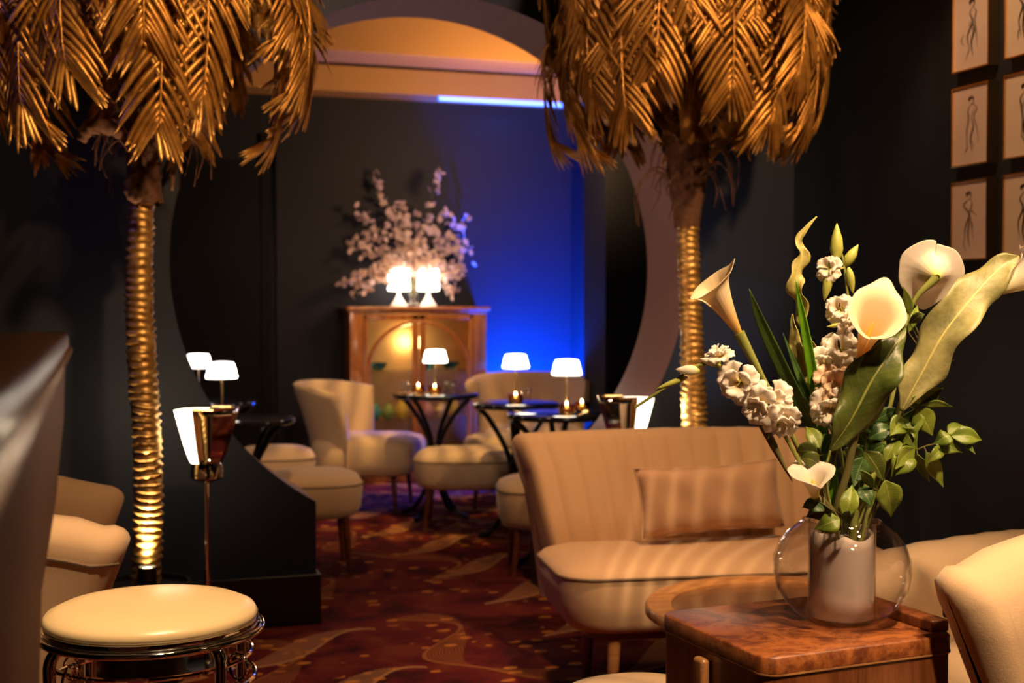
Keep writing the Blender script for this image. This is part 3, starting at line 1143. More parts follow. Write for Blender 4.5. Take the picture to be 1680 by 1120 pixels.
for x, cn, where in spots:
    hh = rnd.uniform(.10, .17)
    o = MB().lathe([(.028, 0), (.045, .02), (.05, hh * .5), (.03, hh * .8), (.022, hh), (.018, hh), (.02, hh * .8), (0, .03)], 20, caps=False).build('ceramic_jar', M['pot' + cn])
    o.location = (DX + x, DY - .02, .45)
    tag(o, cn + ' ceramic jar on the lower cabinet shelf, ' + where, 'jar', 'jars in the display cabinet')


def shade_lamp(loc, label):
    t = thing('shaded_lamp', loc, 0, label, 'lamp', 'shaded lamps on the display cabinet')
    MB().lathe([(.060, 0), (.062, .006), (.045, .03), (.018, .07), (.010, .10), (.010, .13)], 24).build('base', M['liner'], t)
    m = MB().lathe([(.078, .115), (.080, .125), (.076, .26), (.072, .272)], 32, caps=False)
    m.lathe([(.072, .272), (.001, .276)], 32, caps=False)
    m.build('lamp_shade', M['shade'], t)
    light('shaded_lamp_light', 'POINT', Vector(loc) + Vector((0, -.12, .20)), 1.5, (1, .72, .45), size=.05)
    return t


shade_lamp((P(657, 500, 9.22).x, 9.07, 1.26), 'glowing shaded lamp on the cabinet, left of the blossom vase')
shade_lamp((P(707, 500, 9.26).x, 9.07, 1.26), 'glowing shaded lamp on the cabinet, right of the blossom vase')

# ------------------------------------------------------------------ framed sketches on the right wall
XF = UR


def picture(v0, v1, z0, z1, seed, label, light_paper=False):
    t = thing('framed_sketch', (XF, (v0 + v1) / 2, z0), 0, label, 'picture', 'framed figure sketches on the right wall')
    hw, h, d, fw = (v1 - v0) / 2, z1 - z0, .045, .006
    m = MB()
    m.box(-d, -.001, -hw, -hw + fw, 0, h, .0015)
    m.box(-d, -.001, hw - fw, hw, 0, h, .0015)
    m.box(-d, -.001, -hw + fw, hw - fw, 0, fw, .0015)
    m.box(-d, -.001, -hw + fw, hw - fw, h - fw, h, .0015)
    m.build('frame', M['brass'], t, smooth=False)
    MB().box(-d + .008, -.002, -hw + fw, hw - fw, fw, h - fw).build('sheet', M['paperlight' if light_paper else 'paper'], t, smooth=False)
    rn = random.Random(seed)
    m = MB()
    x = -d + .0068

    def stroke(pts, wd):
        pp = bez([(x, a, b) for a, b in pts], 18)
        m.tube(pp, [max(.0003, wd * math.sin(PI * (i + .6) / (len(pp) + .4))) for i in range(len(pp))], 5)
    j = lambda s=.01: rn.uniform(-s, s)
    zc = h * .5
    # abstract standing figure: head loop, hair, shoulders, dress and trailing lines
    hy = j(.012)
    stroke([(hy + .010 * math.cos(q), h * .80 + .012 * math.sin(q)) for q in [PI * 2 * k / 8 for k in range(8)]], .0016)
    stroke([(hy - .012, h * .80), (hy - .004, h * .845), (hy + .012, h * .835), (hy + .014, h * .79)], .0050)
    stroke([(hy, h * .77), (hy - .02 + j(), h * .70), (hy - .010 + j(), h * .60), (hy - .022 + j(), h * .45), (hy - .03 + j(), h * .25)], .0024)
    stroke([(hy, h * .77), (hy + .022 + j(), h * .69), (hy + .008 + j(), h * .58), (hy + .02 + j(), h * .42), (hy + .016 + j(), h * .22)], .0030)
    stroke([(hy + .004, h * .62), (hy - .004 + j(), h * .48), (hy + .005, h * .33), (hy - .004, h * .16)], .0036)
    for k in range(3):
        a, b = j(.04), h * rn.uniform(.2, .75)
        stroke([(a, b), (a + j(.02), b - .02), (a + j(.03), b - .045)], .0014)
    m.build('ink_drawing', M['ink' if light_paper or seed % 3 == 0 else 'inksoft'], t)
    return t


R1, R2, R3 = (2.085, 2.371), (1.750, 2.033), (1.418, 1.700)
A, B = (3.697, 3.896), (3.420, 3.619)
picture(*A, *R1, 3, 'gold framed figure sketch in the left column, top of three')
picture(*A, *R2, 4, 'gold framed figure sketch in the left column, middle of three')
picture(*A, *R3, 5, 'gold framed figure sketch in the left column, bottom of three')
picture(*B, *R1, 6, 'gold framed sketch cut by the right photo edge, top of three', True)
picture(*B, *R2, 9, 'gold framed sketch cut by the right photo edge, middle of three', True)
picture(*B, *R3, 12, 'gold framed sketch cut by the right photo edge, bottom of three, heavy ink', True)


# ------------------------------------------------------------------ gold palms
def palm(base, px_top, seed, label, reach, zc, zb, ymax, n=44, planter=None, r0=.048, zt=1.80, bend=None, skip=None, drape=None):
    rn = random.Random(seed)
    t = thing('gold_palm_tree', base, 0, label, 'palm tree', None)
    z0 = planter[1] - .03 if planter else 0
    # wrapped trunk
    rows = []
    nseg = 232
    for i in range(nseg + 1):
        f = i / nseg
        z = z0 + (zt - z0) * f
        r = r0 * (1.0 - .18 * f) * (1 + .035 * math.sin(9 * f + seed))
        rr = r * (1 + .065 * math.sin(i * PI / 2) + .02 * math.sin(i * .23 + seed))
        off = bend(f) if bend else Vector((0, 0, 0))
        rows.append([Vector((off.x + (rr + .0035 * math.sin(3 * a + i * 1.3) + rn.uniform(-.0018, .0018)) * math.cos(a), off.y + (rr + rn.uniform(-.0018, .0018)) * math.sin(a), z + .005 * math.sin(a + i * .12))) for a in [2 * PI * j / 22 for j in range(22)]])
    m = MB().grid(rows, cu=True)
    m.cap(rows[-1])
    m.cap(rows[0], True)
    m.build('trunk', M['goldtrunk'], t, ang=180)
    top = bend(1) if bend else Vector((0, 0, 0))
    top = Vector((top.x, top.y, zt))
    # coir sheath and its loose ends
    rows = []
    for i in range(26):
        f = i / 25
        rr = r0 * (1.12 + .55 * f ** 1.6 + .18 * math.sin(5 * f + seed))
        rows.append([Vector((top.x + (rr + rn.uniform(-.007, .007)) * math.cos(a), top.y + (rr + rn.uniform(-.007, .007)) * math.sin(a), zt - .20 + .32 * f + rn.uniform(-.01, .01))) for a in [2 * PI * j / 30 for j in range(30)]])
    m = MB().grid(rows, cu=True)
    for k in range(34):
        a = rn.uniform(0, 2 * PI)
        l = rn.uniform(.08, .28)
        p = Vector((top.x + math.cos(a) * r0, top.y + math.sin(a) * r0, zt + rn.uniform(-.05, .12)))
        o = Vector((math.cos(a), math.sin(a), 0)) * l * .55
        m.tube(bez([p, p + o * .6 + Vector((0, 0, .04)), p + o + Vector((rn.uniform(-.03, .03), 0, -.03)), p + o * 1.1 + Vector((0, 0, -l * .6))], 10), [.004 - .0003 * q for q in range(11)], 5)
    if drape:
        for (pts, ra) in drape:
            q = bez([top + Vector(p) for p in pts], 22)
            m.tube(q, [ra * (.35 + .65 * math.sin(PI * (.12 + .8 * i_ / 22))) * (1 + .12 * math.sin(i_ * 2.1)) for i_ in range(23)], 10)
    m.build('coir_sheath', M['coir'], t, ang=180)
    gol = PI * (3 - math.sqrt(5))
    for k in range(n):
        f = (k + .5) / n
        az = k * gol + rn.uniform(-.25, .25)
        ez = zb + (zc + .30 - zb) * (1 - f) ** 1.0 * rn.uniform(.85, 1.1)   # tip height: first fronds end high
        ez = min(ez, zc + .35)
        hh = max(-1, min(1, (ez - zc) / .62))
        rr = reach * (math.sqrt(max(.12, 1 - max(0, hh) ** 2 * .6))) * rn.uniform(.88, 1.04)
        if ez < zc - .35:
            rr *= .92
        ca, sa = math.cos(az), math.sin(az)
        if sa * rr > ymax:
            rr = max(.2, ymax / sa)
        if skip and skip(az, ez, rr):
            continue
        ap = max(ez + .42, zc + .12) + rn.uniform(0, .12)
        H = lambda q, z, w_=0: Vector((top.x + ca * q - sa * w_, top.y + sa * q + ca * w_, z))
        sw = rn.uniform(-.07, .07)
        ctl = [H(.015, zt - .02), H(.05, zt + (ap - zt) * .55), H(rr * .45, ap), H(rr * .82, ap - .07, sw * .3), H(rr * 1.0, (ap + ez) / 2 + .05, sw * .7), H(rr * 1.0, ez + .06, sw), H(rr * .93, ez, sw * 1.1)]
        pts = bez(ctl, 48)
        m = MB()
        m.tube(pts, [.0062 - .0045 * i / 48 for i in range(49)], 6)
        nl = 31
        for q in range(nl):
            g = .34 + .655 * q / (nl - 1)
            ii = min(47, int(g * 48))
            p = pts[ii].lerp(pts[ii + 1], g * 48 - ii) if ii < 48 else pts[48]
            T = (pts[min(48, ii + 2)] - pts[max(0, ii - 1)]).normalized()
            rad = Vector((ca, sa, .25)).normalized()
            N = (rad - T * rad.dot(T))
            N = N.normalized() if N.length > .05 else Vector((ca, sa, 0))
            Bv = T.cross(N).normalized()
            for sd in (-1, 1):
                al = R(72 - 46 * (q / nl)) + rn.uniform(-.12, .12)
                ln = (.15 + .10 * math.sin(PI * min(1, .25 + q / nl * .85))) * rn.uniform(.85, 1.1)
                d0 = T * math.cos(al) + Bv * sd * math.sin(al)
                wd = .0100 * rn.uniform(.8, 1.15)
                rws = []
                steps = 7
                cur = p.copy()
                dr = d0.copy()
                for s_ in range(steps + 1):
                    u = s_ / steps
                    dr = (dr + T * .045 + Vector((0, 0, -.03)) - N * .05).normalized()
                    if s_:
                        cur = cur + dr * ln / steps
                    sdv = dr.cross(N).normalized()
                    ww = wd * (math.sin(PI * (.12 + .86 * u)) ** .6) * (1 if s_ < steps else .15)
                    nn = sdv.cross(dr).normalized()
                    if nn.dot(N) < 0:
                        nn = -nn
                    rws.append([cur - sdv * ww - nn * ww * .35, cur + nn * ww * .22, cur + sdv * ww - nn * ww * .35])
                m.grid(rws)
        m.build('frond', M['gold'], t, mods=('sheet',), ang=180)
    if planter:
        pr, ph = planter
        MB().lathe([(pr * .86, 0), (pr * .9, .01), (pr * .98, ph - .03), (pr, ph - .02), (pr, ph), (pr * .95, ph), (pr * .93, ph - .02), (.001, ph - .02)], 40).build('planter', M['black'], t)
    return t


PL = G(232, 4.28)
palm(PL, 0, 3, 'gold artificial palm tree at left with a glowing uplight at its trunk', .55, 2.25, 1.78, .52, n=37, planter=(.155, .33), r0=.050, zt=1.80,
     drape=[([(-.20, -.07, -.01), (-.17, -.08, .035), (-.09, -.07, .03), (-.02, -.05, -.03)], .026), ([(-.02, -.06, -.10), (-.05, -.07, -.15), (-.035, -.075, -.19), (-.012, -.07, -.18)], .020), ([(.02, -.06, .02), (.07, -.07, .03), (.09, -.06, -.06), (.085, -.06, -.16)], .010)],
     bend=lambda f: Vector((.012 * math.sin(f * 7) + .006, .0, 0)))
PR = G(1139, 5.0)
palm(PR, 0, 11, 'gold artificial palm tree behind the loveseat, right of the round gate', .55, 2.25, 1.86, .44, n=60, planter=(.15, .30), r0=.050, zt=1.76,
     bend=lambda f: Vector((-.022 * f + .010 * math.sin(f * 5), 0, 0)))
# uplights on the planters
ul = thing('uplight', (PL.x + .01, PL.y - .082, .31), 0, 'small black cylinder uplight glowing at the foot of the left palm', 'spotlight', 'palm uplights')
MB().lathe([(.028, 0), (.030, .004), (.030, .085), (.027, .087), (.026, .075), (0, .075)], 24).build('housing', M['black'], ul)
MB().lathe([(.0255, .0755), (.0255, .079), (0, .080)], 24).build('lens', M['spotlens'], ul)

# ------------------------------------------------------------------ blossom vase on the display cabinet
vb = P(683, 500, 9.24)
VBX, VBY = vb.x, 9.10
bv = thing('tall_glass_vase', (VBX, VBY, 1.26), 0, 'tall flared glass vase holding white blossom on the display cabinet', 'vase')
MB().lathe([(.055, 0), (.06, .01), (.035, .05), (.045, .12), (.075, .21), (.071, .21), (.04, .12), (.03, .055), (.0, .03)], 28, caps=False).build('vase_body', M['glass'], bv)
rn = random.Random(21)
side_words = ['far left low', 'left low', 'left middle', 'upper left', 'tall left', 'tall middle left', 'centre back', 'centre front', 'tall right', 'upper right', 'right middle', 'right low', 'far right low', 'drooping left', 'drooping right', 'low front left', 'low front right', 'centre low']
ends = [(552, 470), (575, 400), (590, 350), (640, 330), (622, 270), (668, 325), (700, 330), (690, 400), (728, 268), (745, 340), (795, 352), (790, 400), (800, 450), (590, 480), (775, 480), (620, 460), (740, 460), (655, 420)]
for k, (ex, ey) in enumerate(ends):
    e = P(ex, ey, 9.1)
    e.y = VBY + rn.uniform(-.22, .12)
    s0 = Vector((VBX + rn.uniform(-.012, .012), VBY + rn.uniform(-.012, .012), 1.33))
    s1 = Vector((VBX + (e.x - VBX) * .12, VBY + (e.y - VBY) * .1, 1.49))
    mid = s1.lerp(e, .5) + Vector((0, 0, .07 if ey > 380 else .02))
    pts = bez([s0, s1, mid, e], 26)
    o = thing('blossom_branch', s0, 0, 'white blossom branch in the glass vase, reaching ' + side_words[k], 'flower', 'blossom branches on the display cabinet')
    MB().tube(pts, [.004 - .0001 * i for i in range(27)], 6).build('stem', M['stemdark'], o, origin=s0)
    m = MB()
    nb = 64 if ey > 340 else 34
    sparse = k in (0, 4, 5, 8)
    for q in range(nb):
        f = rn.uniform(.38 if not sparse else .5, 1.0)
        ii = int(f * 26)
        c = pts[min(26, ii)] + Vector((rn.gauss(0, .038 if not sparse else .016), rn.gauss(0, .035), rn.gauss(0, .036 if not sparse else .017)))
        nv = Vector((rn.uniform(-1, 1), rn.uniform(-1.2, .4), rn.uniform(-.6, 1))).normalized()
        a = nv.orthogonal().normalized()
        b = nv.cross(a)
        s = rn.uniform(.018, .029)
        ph = rn.uniform(0, 6)
        for w_ in range(5):
            an = ph + w_ * 2 * PI / 5
            d1 = a * math.cos(an) + b * math.sin(an)
            d2 = a * math.cos(an + 1.57) + b * math.sin(an + 1.57)
            m.grid([[c - d2 * s * .1, c + d2 * s * .1], [c + d1 * s * .6 - d2 * s * .45 + nv * s * .25, c + d1 * s * .6 + d2 * s * .45 + nv * s * .25], [c + d1 * s - d2 * s * .2 + nv * s * .3, c + d1 * s + d2 * s * .2 + nv * s * .3]])
    m.build('blossoms', M['blossom'], o, origin=s0, mods=('sheet',), ang=180)

# ------------------------------------------------------------------ foreground glass bowl vase
VC = P(1381, 900, 2.37)
VC = Vector((VC.x, VC.y, HT))
vs = thing('round_bowl_vase', VC, 0, 'clear round glass vase with inner white lined cylinder on the burl cabinet', 'vase')
outp = [(.001, .0), (.055, .0), (.066, .003), (.084, .016), (.104, .036), (.119, .062), (.1255, .092), (.124, .118), (.114, .146), (.098, .166), (.083, .178), (.073, .185), (.0715, .189)]
inp = [(r - .0028, z + .0005) for r, z in outp[::-1][:-3]]
inp = [(.0695, .189)] + inp[1:] + [(.05, .0045), (.001, .0045)]
MB().lathe(outp + inp, 72, caps=False).build('glass_bowl', M['glass'], vs, ang=180)
MB().lathe([(.001, .006), (.0615, .006), (.0615, .186), (.0590, .186), (.0590, .009), (.001, .009)], 64, caps=False).build('inner_cylinder', M['glass'], vs, ang=60)
rows = []
for k, (r, z) in enumerate([(.0575, .011), (.0578, .05), (.0575, .10), (.0577, .14), (.0572, .165), (.0560, .1655), (.0545, .15), (.054, .10)]):
    row = []
    for j in range(72):
        a = 2 * PI * j / 72
        wv = (.006 * math.sin(2 * a + 1) + .003 * math.sin(5 * a)) if z > .14 else 0
        row.append(Vector(((r + .0006 * math.sin(7 * a + k)) * math.cos(a), (r + .0006 * math.sin(7 * a + k)) * math.sin(a), z + wv)))
    rows.append(row)
m = MB().grid(rows, cu=True)
m.cap(rows[0], True)
m.build('white_liner', M['liner'], vs, ang=180)

# ------------------------------------------------------------------ helpers for the arrangement
NECK = VC + Vector((0, 0, .165))


def vd(p):
    return (CAM - p).normalized()


def PX(a):
    return P(*a)


def neckpt(dx=0, dy=0, dz=0):
    return VC + Vector((dx, dy, .10 + dz))


def leafmesh(mb, mid, hw, roll=0.0, fold=.25, wave=0.0, wn=5, nn=48, curl=0.0, cross=9):
    """mid: world points; hw: half widths (m) at even steps"""
    pts = bez(mid, nn)
    rows = []
    for i, p in enumerate(pts):
        f = i / nn
        k = f * (len(hw) - 1)
        a = min(int(k), len(hw) - 2)
        w_ = hw[a] + (hw[a + 1] - hw[a]) * (k - a)
        T = (pts[min(nn, i + 1)] - pts[max(0, i - 1)]).normalized()
        V = vd(p)
        S = T.cross(V)
        S = S.normalized() if S.length > .02 else T.orthogonal().normalized()
        Nn = S.cross(T).normalized()
        if callable(roll):
            r_ = roll(f)
        else:
            r_ = roll
        S, Nn = S * math.cos(r_) + Nn * math.sin(r_), Nn * math.cos(r_) - S * math.sin(r_)
        row = []
        for j in range(cross):
            u = j / (cross - 1) * 2 - 1
            z = fold * abs(u) * w_ + wave * w_ * abs(u) ** 1.5 * math.sin(2 * PI * wn * f + (1.3 if u > 0 else 0)) - curl * w_ * u * u
            row.append(p + S * u * w_ * (1 + .28 * wave * math.sin(2 * PI * wn * f * 1.7 + 2 * u)) + Nn * z)
        rows.append(row)
    mb.grid(rows)
    return pts


def blade(name, label, cat, pts, hw, mat, group=None, stem=None, **k):
    pts = [PX(p) if isinstance(p, tuple) else p for p in pts]
    stem = [PX(p) if isinstance(p, tuple) else p for p in stem] if stem else None
    o0 = stem[0] if stem else pts[0]
    t = thing(name, o0, 0, label, cat, group)
    m = MB()
    leafmesh(m, pts, [h / 1000 for h in hw], **k)
    m.build('leaf_blade', mat, t, origin=o0, mods=('solid',), ang=180)
    if stem:
        q = bez(stem + [pts[0]], 20)
        MB().tube(q, [.0034 - .00006 * i for i in range(21)], 8).build('stalk', M['stem'], t, origin=o0)
    return t


def calla(label, base, axis, tipdir, L, Rr, stempts, mat, inner=True, stemr=.0042, low=.50, n1=26, n2=56, stemmat=None, flare=1.0, pw=.8):
    base = PX(base) if isinstance(base, tuple) else base
    axis = axis.normalized()
    tp = (tipdir - axis * tipdir.dot(axis)).normalized()
    b = axis.cross(tp)
    st = [PX(p) if isinstance(p, tuple) else p for p in stempts]
    o0 = st[0]
    t = thing('calla_lily', o0, 0, label, 'flower', None)
    rows = []
    for i in range(n1 + 1):
        u = i / n1
        row = []
        for j in range(n2 + 1):
            a = -PI + 2 * PI * j / n2
            back = .5 + .5 * math.cos(a)
            Lh = L * (low + (1 - low) * back ** pw)
            h = u * Lh
            r = Rr * (.11 + .50 * u ** .9 + .39 * flare * u ** 3.2)
            tipk = math.exp(-(a / .30) ** 2)
            lip = max(0, (u - .78) / .22)
            h += tipk * lip ** 1.6 * L * .06
            r += lip ** 1.5 * Rr * (.16 + .25 * tipk) * flare
            h -= lip ** 2 * L * (.07 - .03 * tipk) * flare
            r *= 1 + (.035 * math.sin(3 * a + 1) + .02 * math.sin(7 * a)) * u * u
            # overlap of the seam in front
            r += (.10 * Rr) * (j / n2 - .5) * u
            row.append(base + axis * h + (tp * math.cos(a) + b * math.sin(a)) * r)
        rows.append(row)
    MB().grid(rows).build('spathe', mat, t, origin=o0, mods=('solid', 'sub'), ang=180)
    if inner:
        q = [base + axis * (L * .05), base + axis * L * .28, base + axis * L * .55]
        MB().tube(bez(q, 10), [.0042] * 9 + [.003, .0012], 10).build('spadix', M['spadix'], t, origin=o0)
    q = bez(st + [base + axis * .004], 26)
    MB().tube(q, [stemr * (1 if i < 22 else 1 + .22 * (i - 21)) for i in range(27)], 10).build('stem', stemmat or M['stem'], t, origin=o0)
    return t


Zv = Vector((0, 0, 1))
RT = Rm @ Vector((1, 0, 0))
UP = Rm @ Vector((0, 1, 0))
TO = Rm @ Vector((0, 0, 1))      # toward the camera


def dirv(x, y, z=0):
    return (RT * x - UP * y + TO * z).normalized()       # y counted downward as in the photograph


calla('cream calla lily leaning far left, its trumpet seen from the side', (1214, 549, 2.33), dirv(-54, -92, 22), dirv(60, -40, 10), .128, .040,
      [neckpt(.01, 0), (1368, 850, 2.375), (1310, 735, 2.36), (1262, 640, 2.34)], M['calla'], low=.86, stemr=.0050, flare=1.0)
calla('cream calla lily with its open throat facing the camera, at the top middle', (1409, 590, 2.31), dirv(22, -92, 52), dirv(30, -60, -60), .140, .044,
      [neckpt(-.01, -.01), (1352, 840, 2.35), (1370, 740, 2.335), (1400, 640, 2.32)], M['calla'], low=.55, stemmat=M['stemdark'], stemr=.0055)
calla('white calla lily seen from behind, at top right of the bouquet', (1537, 455, 2.42), dirv(10, -16, -70), dirv(-8, 62, 10), .075, .050,
      [neckpt(.01, .01), (1420, 820, 2.39), (1462, 660, 2.42), (1492, 510, 2.43)], M['callaw'], low=.80, flare=1.15)
calla('white calla lily cut off by the right edge of the photo', (1633, 480, 2.36), dirv(75, -38, 10), dirv(30, 60, 20), .12, .052,
      [neckpt(.02, 0), (1440, 790, 2.36), (1500, 600, 2.37), (1580, 512, 2.365)], M['callaw'], low=.75)
calla('small calla lily opening upward just above the vase rim', (1338, 822, 2.285), dirv(-10, -66, 4), dirv(-10, -20, -60), .072, .034,
      [neckpt(0, -.02), (1372, 870, 2.31), (1352, 846, 2.29)], M['callaw'], low=.48, flare=1.15, pw=.38)

# long strap leaves and curled leaves
blade('strap_leaf', 'long dark green strap leaf left of the bright blade', 'leaf', [neckpt(-.01, .01), (1368, 800, 2.40), (1340, 715, 2.39), (1292, 620, 2.37), (1250, 530, 2.36), (1229, 474, 2.35)], [4, 8, 12, 14, 14, 13, 8, .5], M['leafdark'], roll=.5, fold=.18)
blade('strap_leaf', 'second dark green strap leaf, its tip between the long one and the bright blade', 'leaf', [neckpt(0, .012), (1368, 800, 2.41), (1352, 720, 2.41), (1320, 640, 2.40), (1284, 545, 2.40)], [4, 8, 10, 11, 11, 9, 6, .5], M['leafdark'], roll=-.3, fold=.3)
blade('strap_leaf', 'bright green upright blade', 'leaf', [neckpt(0, -.005), (1365, 780, 2.36), (1346, 680, 2.35), (1325, 560, 2.345), (1305, 458, 2.34)], [4, 8, 9.5, 11, 11, 9.5, 7, .5], M['leafbright'], roll=.35, fold=.45)
blade('curled_leaf', 'tall twisted yellow green leaf rising highest of the bouquet', 'leaf', [(1352, 640, 2.39), (1332, 560, 2.38), (1317, 510, 2.38), (1305, 462, 2.375), (1316, 420, 2.38), (1311, 392, 2.385), (1340, 355, 2.39)], [3, 9, 14, 16, 15, 12, 9, 6, 1], M['leafcurl'],
      stem=[neckpt(.0, .0), (1384, 780, 2.38), (1370, 700, 2.39)], roll=lambda f: .3 + 1.0 * math.sin(f * 7), fold=.3, wave=.65, wn=4.5)
blade('curled_leaf', 'drooping yellow green leaf behind the bright blade', 'leaf', [(1345, 655, 2.42), (1325, 610, 2.42), (1305, 560, 2.42), (1300, 515, 2.42)], [3, 12, 17, 14, 9, 1], M['leafcurl'],
      stem=[neckpt(.01, .01), (1386, 780, 2.41)], roll=.5, fold=.3, wave=.35, wn=2.2)
blade('broad_leaf', 'large dark olive leaf in front of the stems in the middle', 'leaf', [(1362, 738, 2.30), (1395, 690, 2.285), (1430, 625, 2.275), (1462, 575, 2.28), (1486, 538, 2.30)], [4, 20, 34, 42, 43, 37, 25, 12, 1.5], M['leafolive'],
      stem=[neckpt(-.005, -.02), (1366, 850, 2.33), (1355, 780, 2.31)], roll=lambda f: -.55 + .9 * f, fold=.14, wave=.50, wn=1.8)
blade('broad_leaf', 'long pale wavy leaf sweeping to the top right', 'leaf', [(1478, 675, 2.33), (1512, 612, 2.32), (1550, 545, 2.315), (1600, 482, 2.32), (1640, 440, 2.33), (1672, 420, 2.34)], [3, 24, 35, 38, 40, 38, 34, 27, 16, 2], M['leafpale'],
      stem=[neckpt(.02, -.01), (1435, 810, 2.36), (1460, 720, 2.35)], roll=.22, fold=.12, wave=.42, wn=2.4)


# frilled flower
def frill(mb, c, n, r, rn, petals=5, depth=.55):
    n = n.normalized()
    a = n.orthogonal().normalized()
    b = n.cross(a)
    for lay, (sc_, dp, ofs, np_) in enumerate(((1, .42, 0, 4), (.62, .75, .9, 3))):
        for k in range(np_):
            an0 = ofs + k * 2 * PI / np_ + rn.uniform(-.22, .22)
            wd = PI / np_ * rn.uniform(1.0, 1.25)
            sz = rn.uniform(.88, 1.12)
            dq = dp + rn.uniform(-.18, .18)
            ph = rn.uniform(0, 6)
            rows = []
            for i in range(13):
                u = i / 12
                row = []
                for j in range(19):
                    v = j / 18 * 2 - 1
                    an = an0 + v * wd * (.22 + .78 * u ** .7)
                    rr = r * sc_ * sz * u ** .85 * (1 - .22 * abs(v) ** 2.5) * (1 + .05 * abs(math.sin(v * 9 + ph)) * u ** 4)
                    h = r * (dq * u ** 1.15 - .30 * u ** 5 + .10 * math.sin(v * 8 + ph) * u ** 5 + .06 * math.sin(v * 17 + ph) * u ** 8 + .08 * v * (1 if k % 2 else -1))
                    row.append(c + (a * math.cos(an) + b * math.sin(an)) * rr + n * h)
                rows.append(row)
            mb.grid(rows)


def flower_stem(label, stem, flowers, buds, mat='frill', smat='stem', name='frilled_flower_stem', seed=1, r=.0035):
    st = [PX(p) if isinstance(p, tuple) else p for p in stem]
    rn = random.Random(seed)
    t = thing(name, st[0], 0, label, 'flower', None)
    q = bez(st, 36)
    MB().tube(q, [r * (1 - .45 * i / 36) for i in range(37)], 8).build('stem', M[smat], t, origin=st[0])
    for (px, py, d, R_, nx, ny, nz, *mm) in flowers:
        c = P(px, py, d)
        n = dirv(nx, ny, nz)
        m = MB()
        frill(m, c - n * R_ * .3, n, R_ * 1.15, rn)
        m.build('blossom', M[mm[0] if mm else mat], t, origin=st[0], mods=('solid',), ang=180)
        # calyx joining blossom to stem
        near = min(q, key=lambda z: (z - c).length)
        MB().tube([near, near.lerp(c - n * R_ * .3, .6), c - n * R_ * .25], [.002, .004, .006], 7).build('calyx', M['bud'], t, origin=st[0])
    for (x0, y0, x1, y1, d, rb, *mt) in buds:
        a, b = P(x0, y0, d), P(x1, y1, d)
        m = MB().tube([a.lerp(b, f) for f in (0, .15, .35, .6, .85, 1)], [rb * k for k in (.25, .75, 1, .85, .4, .06)], 9)
        m.build('bud', M[mt[0] if mt else 'bud'], t, origin=st[0], ang=180)
    return t


flower_stem('stem of white frilled flowers arching left with a bare bud tip', [neckpt(-.012, -.01), (1352, 842, 2.34), (1305, 745, 2.31), (1258, 668, 2.29), (1205, 610, 2.29), (1150, 598, 2.295), (1100, 630, 2.30), (1042, 668, 2.31)],
            [(1212, 628, 2.27, .034, -30, 5, 60), (1243, 668, 2.26, .034, -45, 30, 60), (1266, 656, 2.27, .033, 15, -5, 70), (1283, 692, 2.28, .032, 10, 40, 60), (1180, 580, 2.29, .022, -25, -60, 25)],
            [(1180, 598, 1148, 588, 2.29, .0075, 'callaw'), (1148, 608, 1108, 606, 2.29, .010, 'callaw'), (1128, 618, 1076, 638, 2.30, .006), (1222, 640, 1300, 790, 2.30, .0085, 'stemdark'), (1198, 606, 1160, 594, 2.29, .005, 'bud')], seed=4, r=.0048)
flower_stem('upright stem of pale frilled flowers with green buds on top, behind the bright blade', [neckpt(.0, .0), (1392, 820, 2.40), (1392, 700, 2.39), (1396, 600, 2.385), (1392, 500, 2.38), (1384, 430, 2.38), (1373, 400, 2.38)],
            [(1378, 572, 2.36, .034, -10, -25, 60), (1352, 598, 2.35, .028, -30, 0, 60), (1368, 630, 2.33, .036, -5, -10, 60, 'frillpeach'), (1362, 672, 2.32, .036, -20, 15, 65), (1375, 655, 2.335, .030, 20, 5, 60, 'frillpeach'), (1378, 506, 2.37, .027, -15, -15, 50), (1392, 528, 2.36, .022, 35, 20, 45), (1358, 440, 2.37, .025, -35, -15, 45, 'callaw')],
            [(1372, 430, 1373, 366, 2.38, .0125), (1386, 436, 1408, 401, 2.38, .0105), (1362, 446, 1352, 494, 2.37, .0095), (1392, 438, 1400, 482, 2.375, .008), (1384, 532, 1356, 536, 2.36, .0045)], seed=8)


# leafy twigs
def twig(label, stem, leaves, mats=('leaftwig',), seed=1, smat='stemdark', r=.0022, name='leafy_twig'):
    st = [PX(p) if isinstance(p, tuple) else p for p in stem]
    rn = random.Random(seed)
    t = thing(name, st[0], 0, label, 'foliage', None)
    q = bez(st, 30)
    MB().tube(q, [r * (1 - .5 * i / 30) for i in range(31)], 7).build('stem', M[smat], t, origin=st[0])
    for k, (x0, y0, x1, y1, d, hw) in enumerate(leaves):
        a, b = P(x0, y0, d), P(x1, y1, d + rn.uniform(-.03, .03))
        hw *= 1.15
        mid = a.lerp(b, .5) + TO * rn.uniform(-.008, .012) + Zv * .004
        m = MB()
        leafmesh(m, [a, mid, b], [x / 1000 * hw for x in (.10, .52, .86, 1.0, .96, .80, .52, .22, .02)], roll=rn.uniform(-.55, .55), fold=rn.uniform(.1, .4), wave=.06, wn=1.5, nn=20, cross=7, curl=.1)
        m.build('leaf', M[mats[k % len(mats)]], t, origin=st[0], mods=('solid',), ang=180)
        near = min(q, key=lambda z: (z - a).length)
        if (near - a).length > .004:
            MB().tube([near, a], .0012, 6).build('petiole', M[smat], t, origin=st[0])
    return t


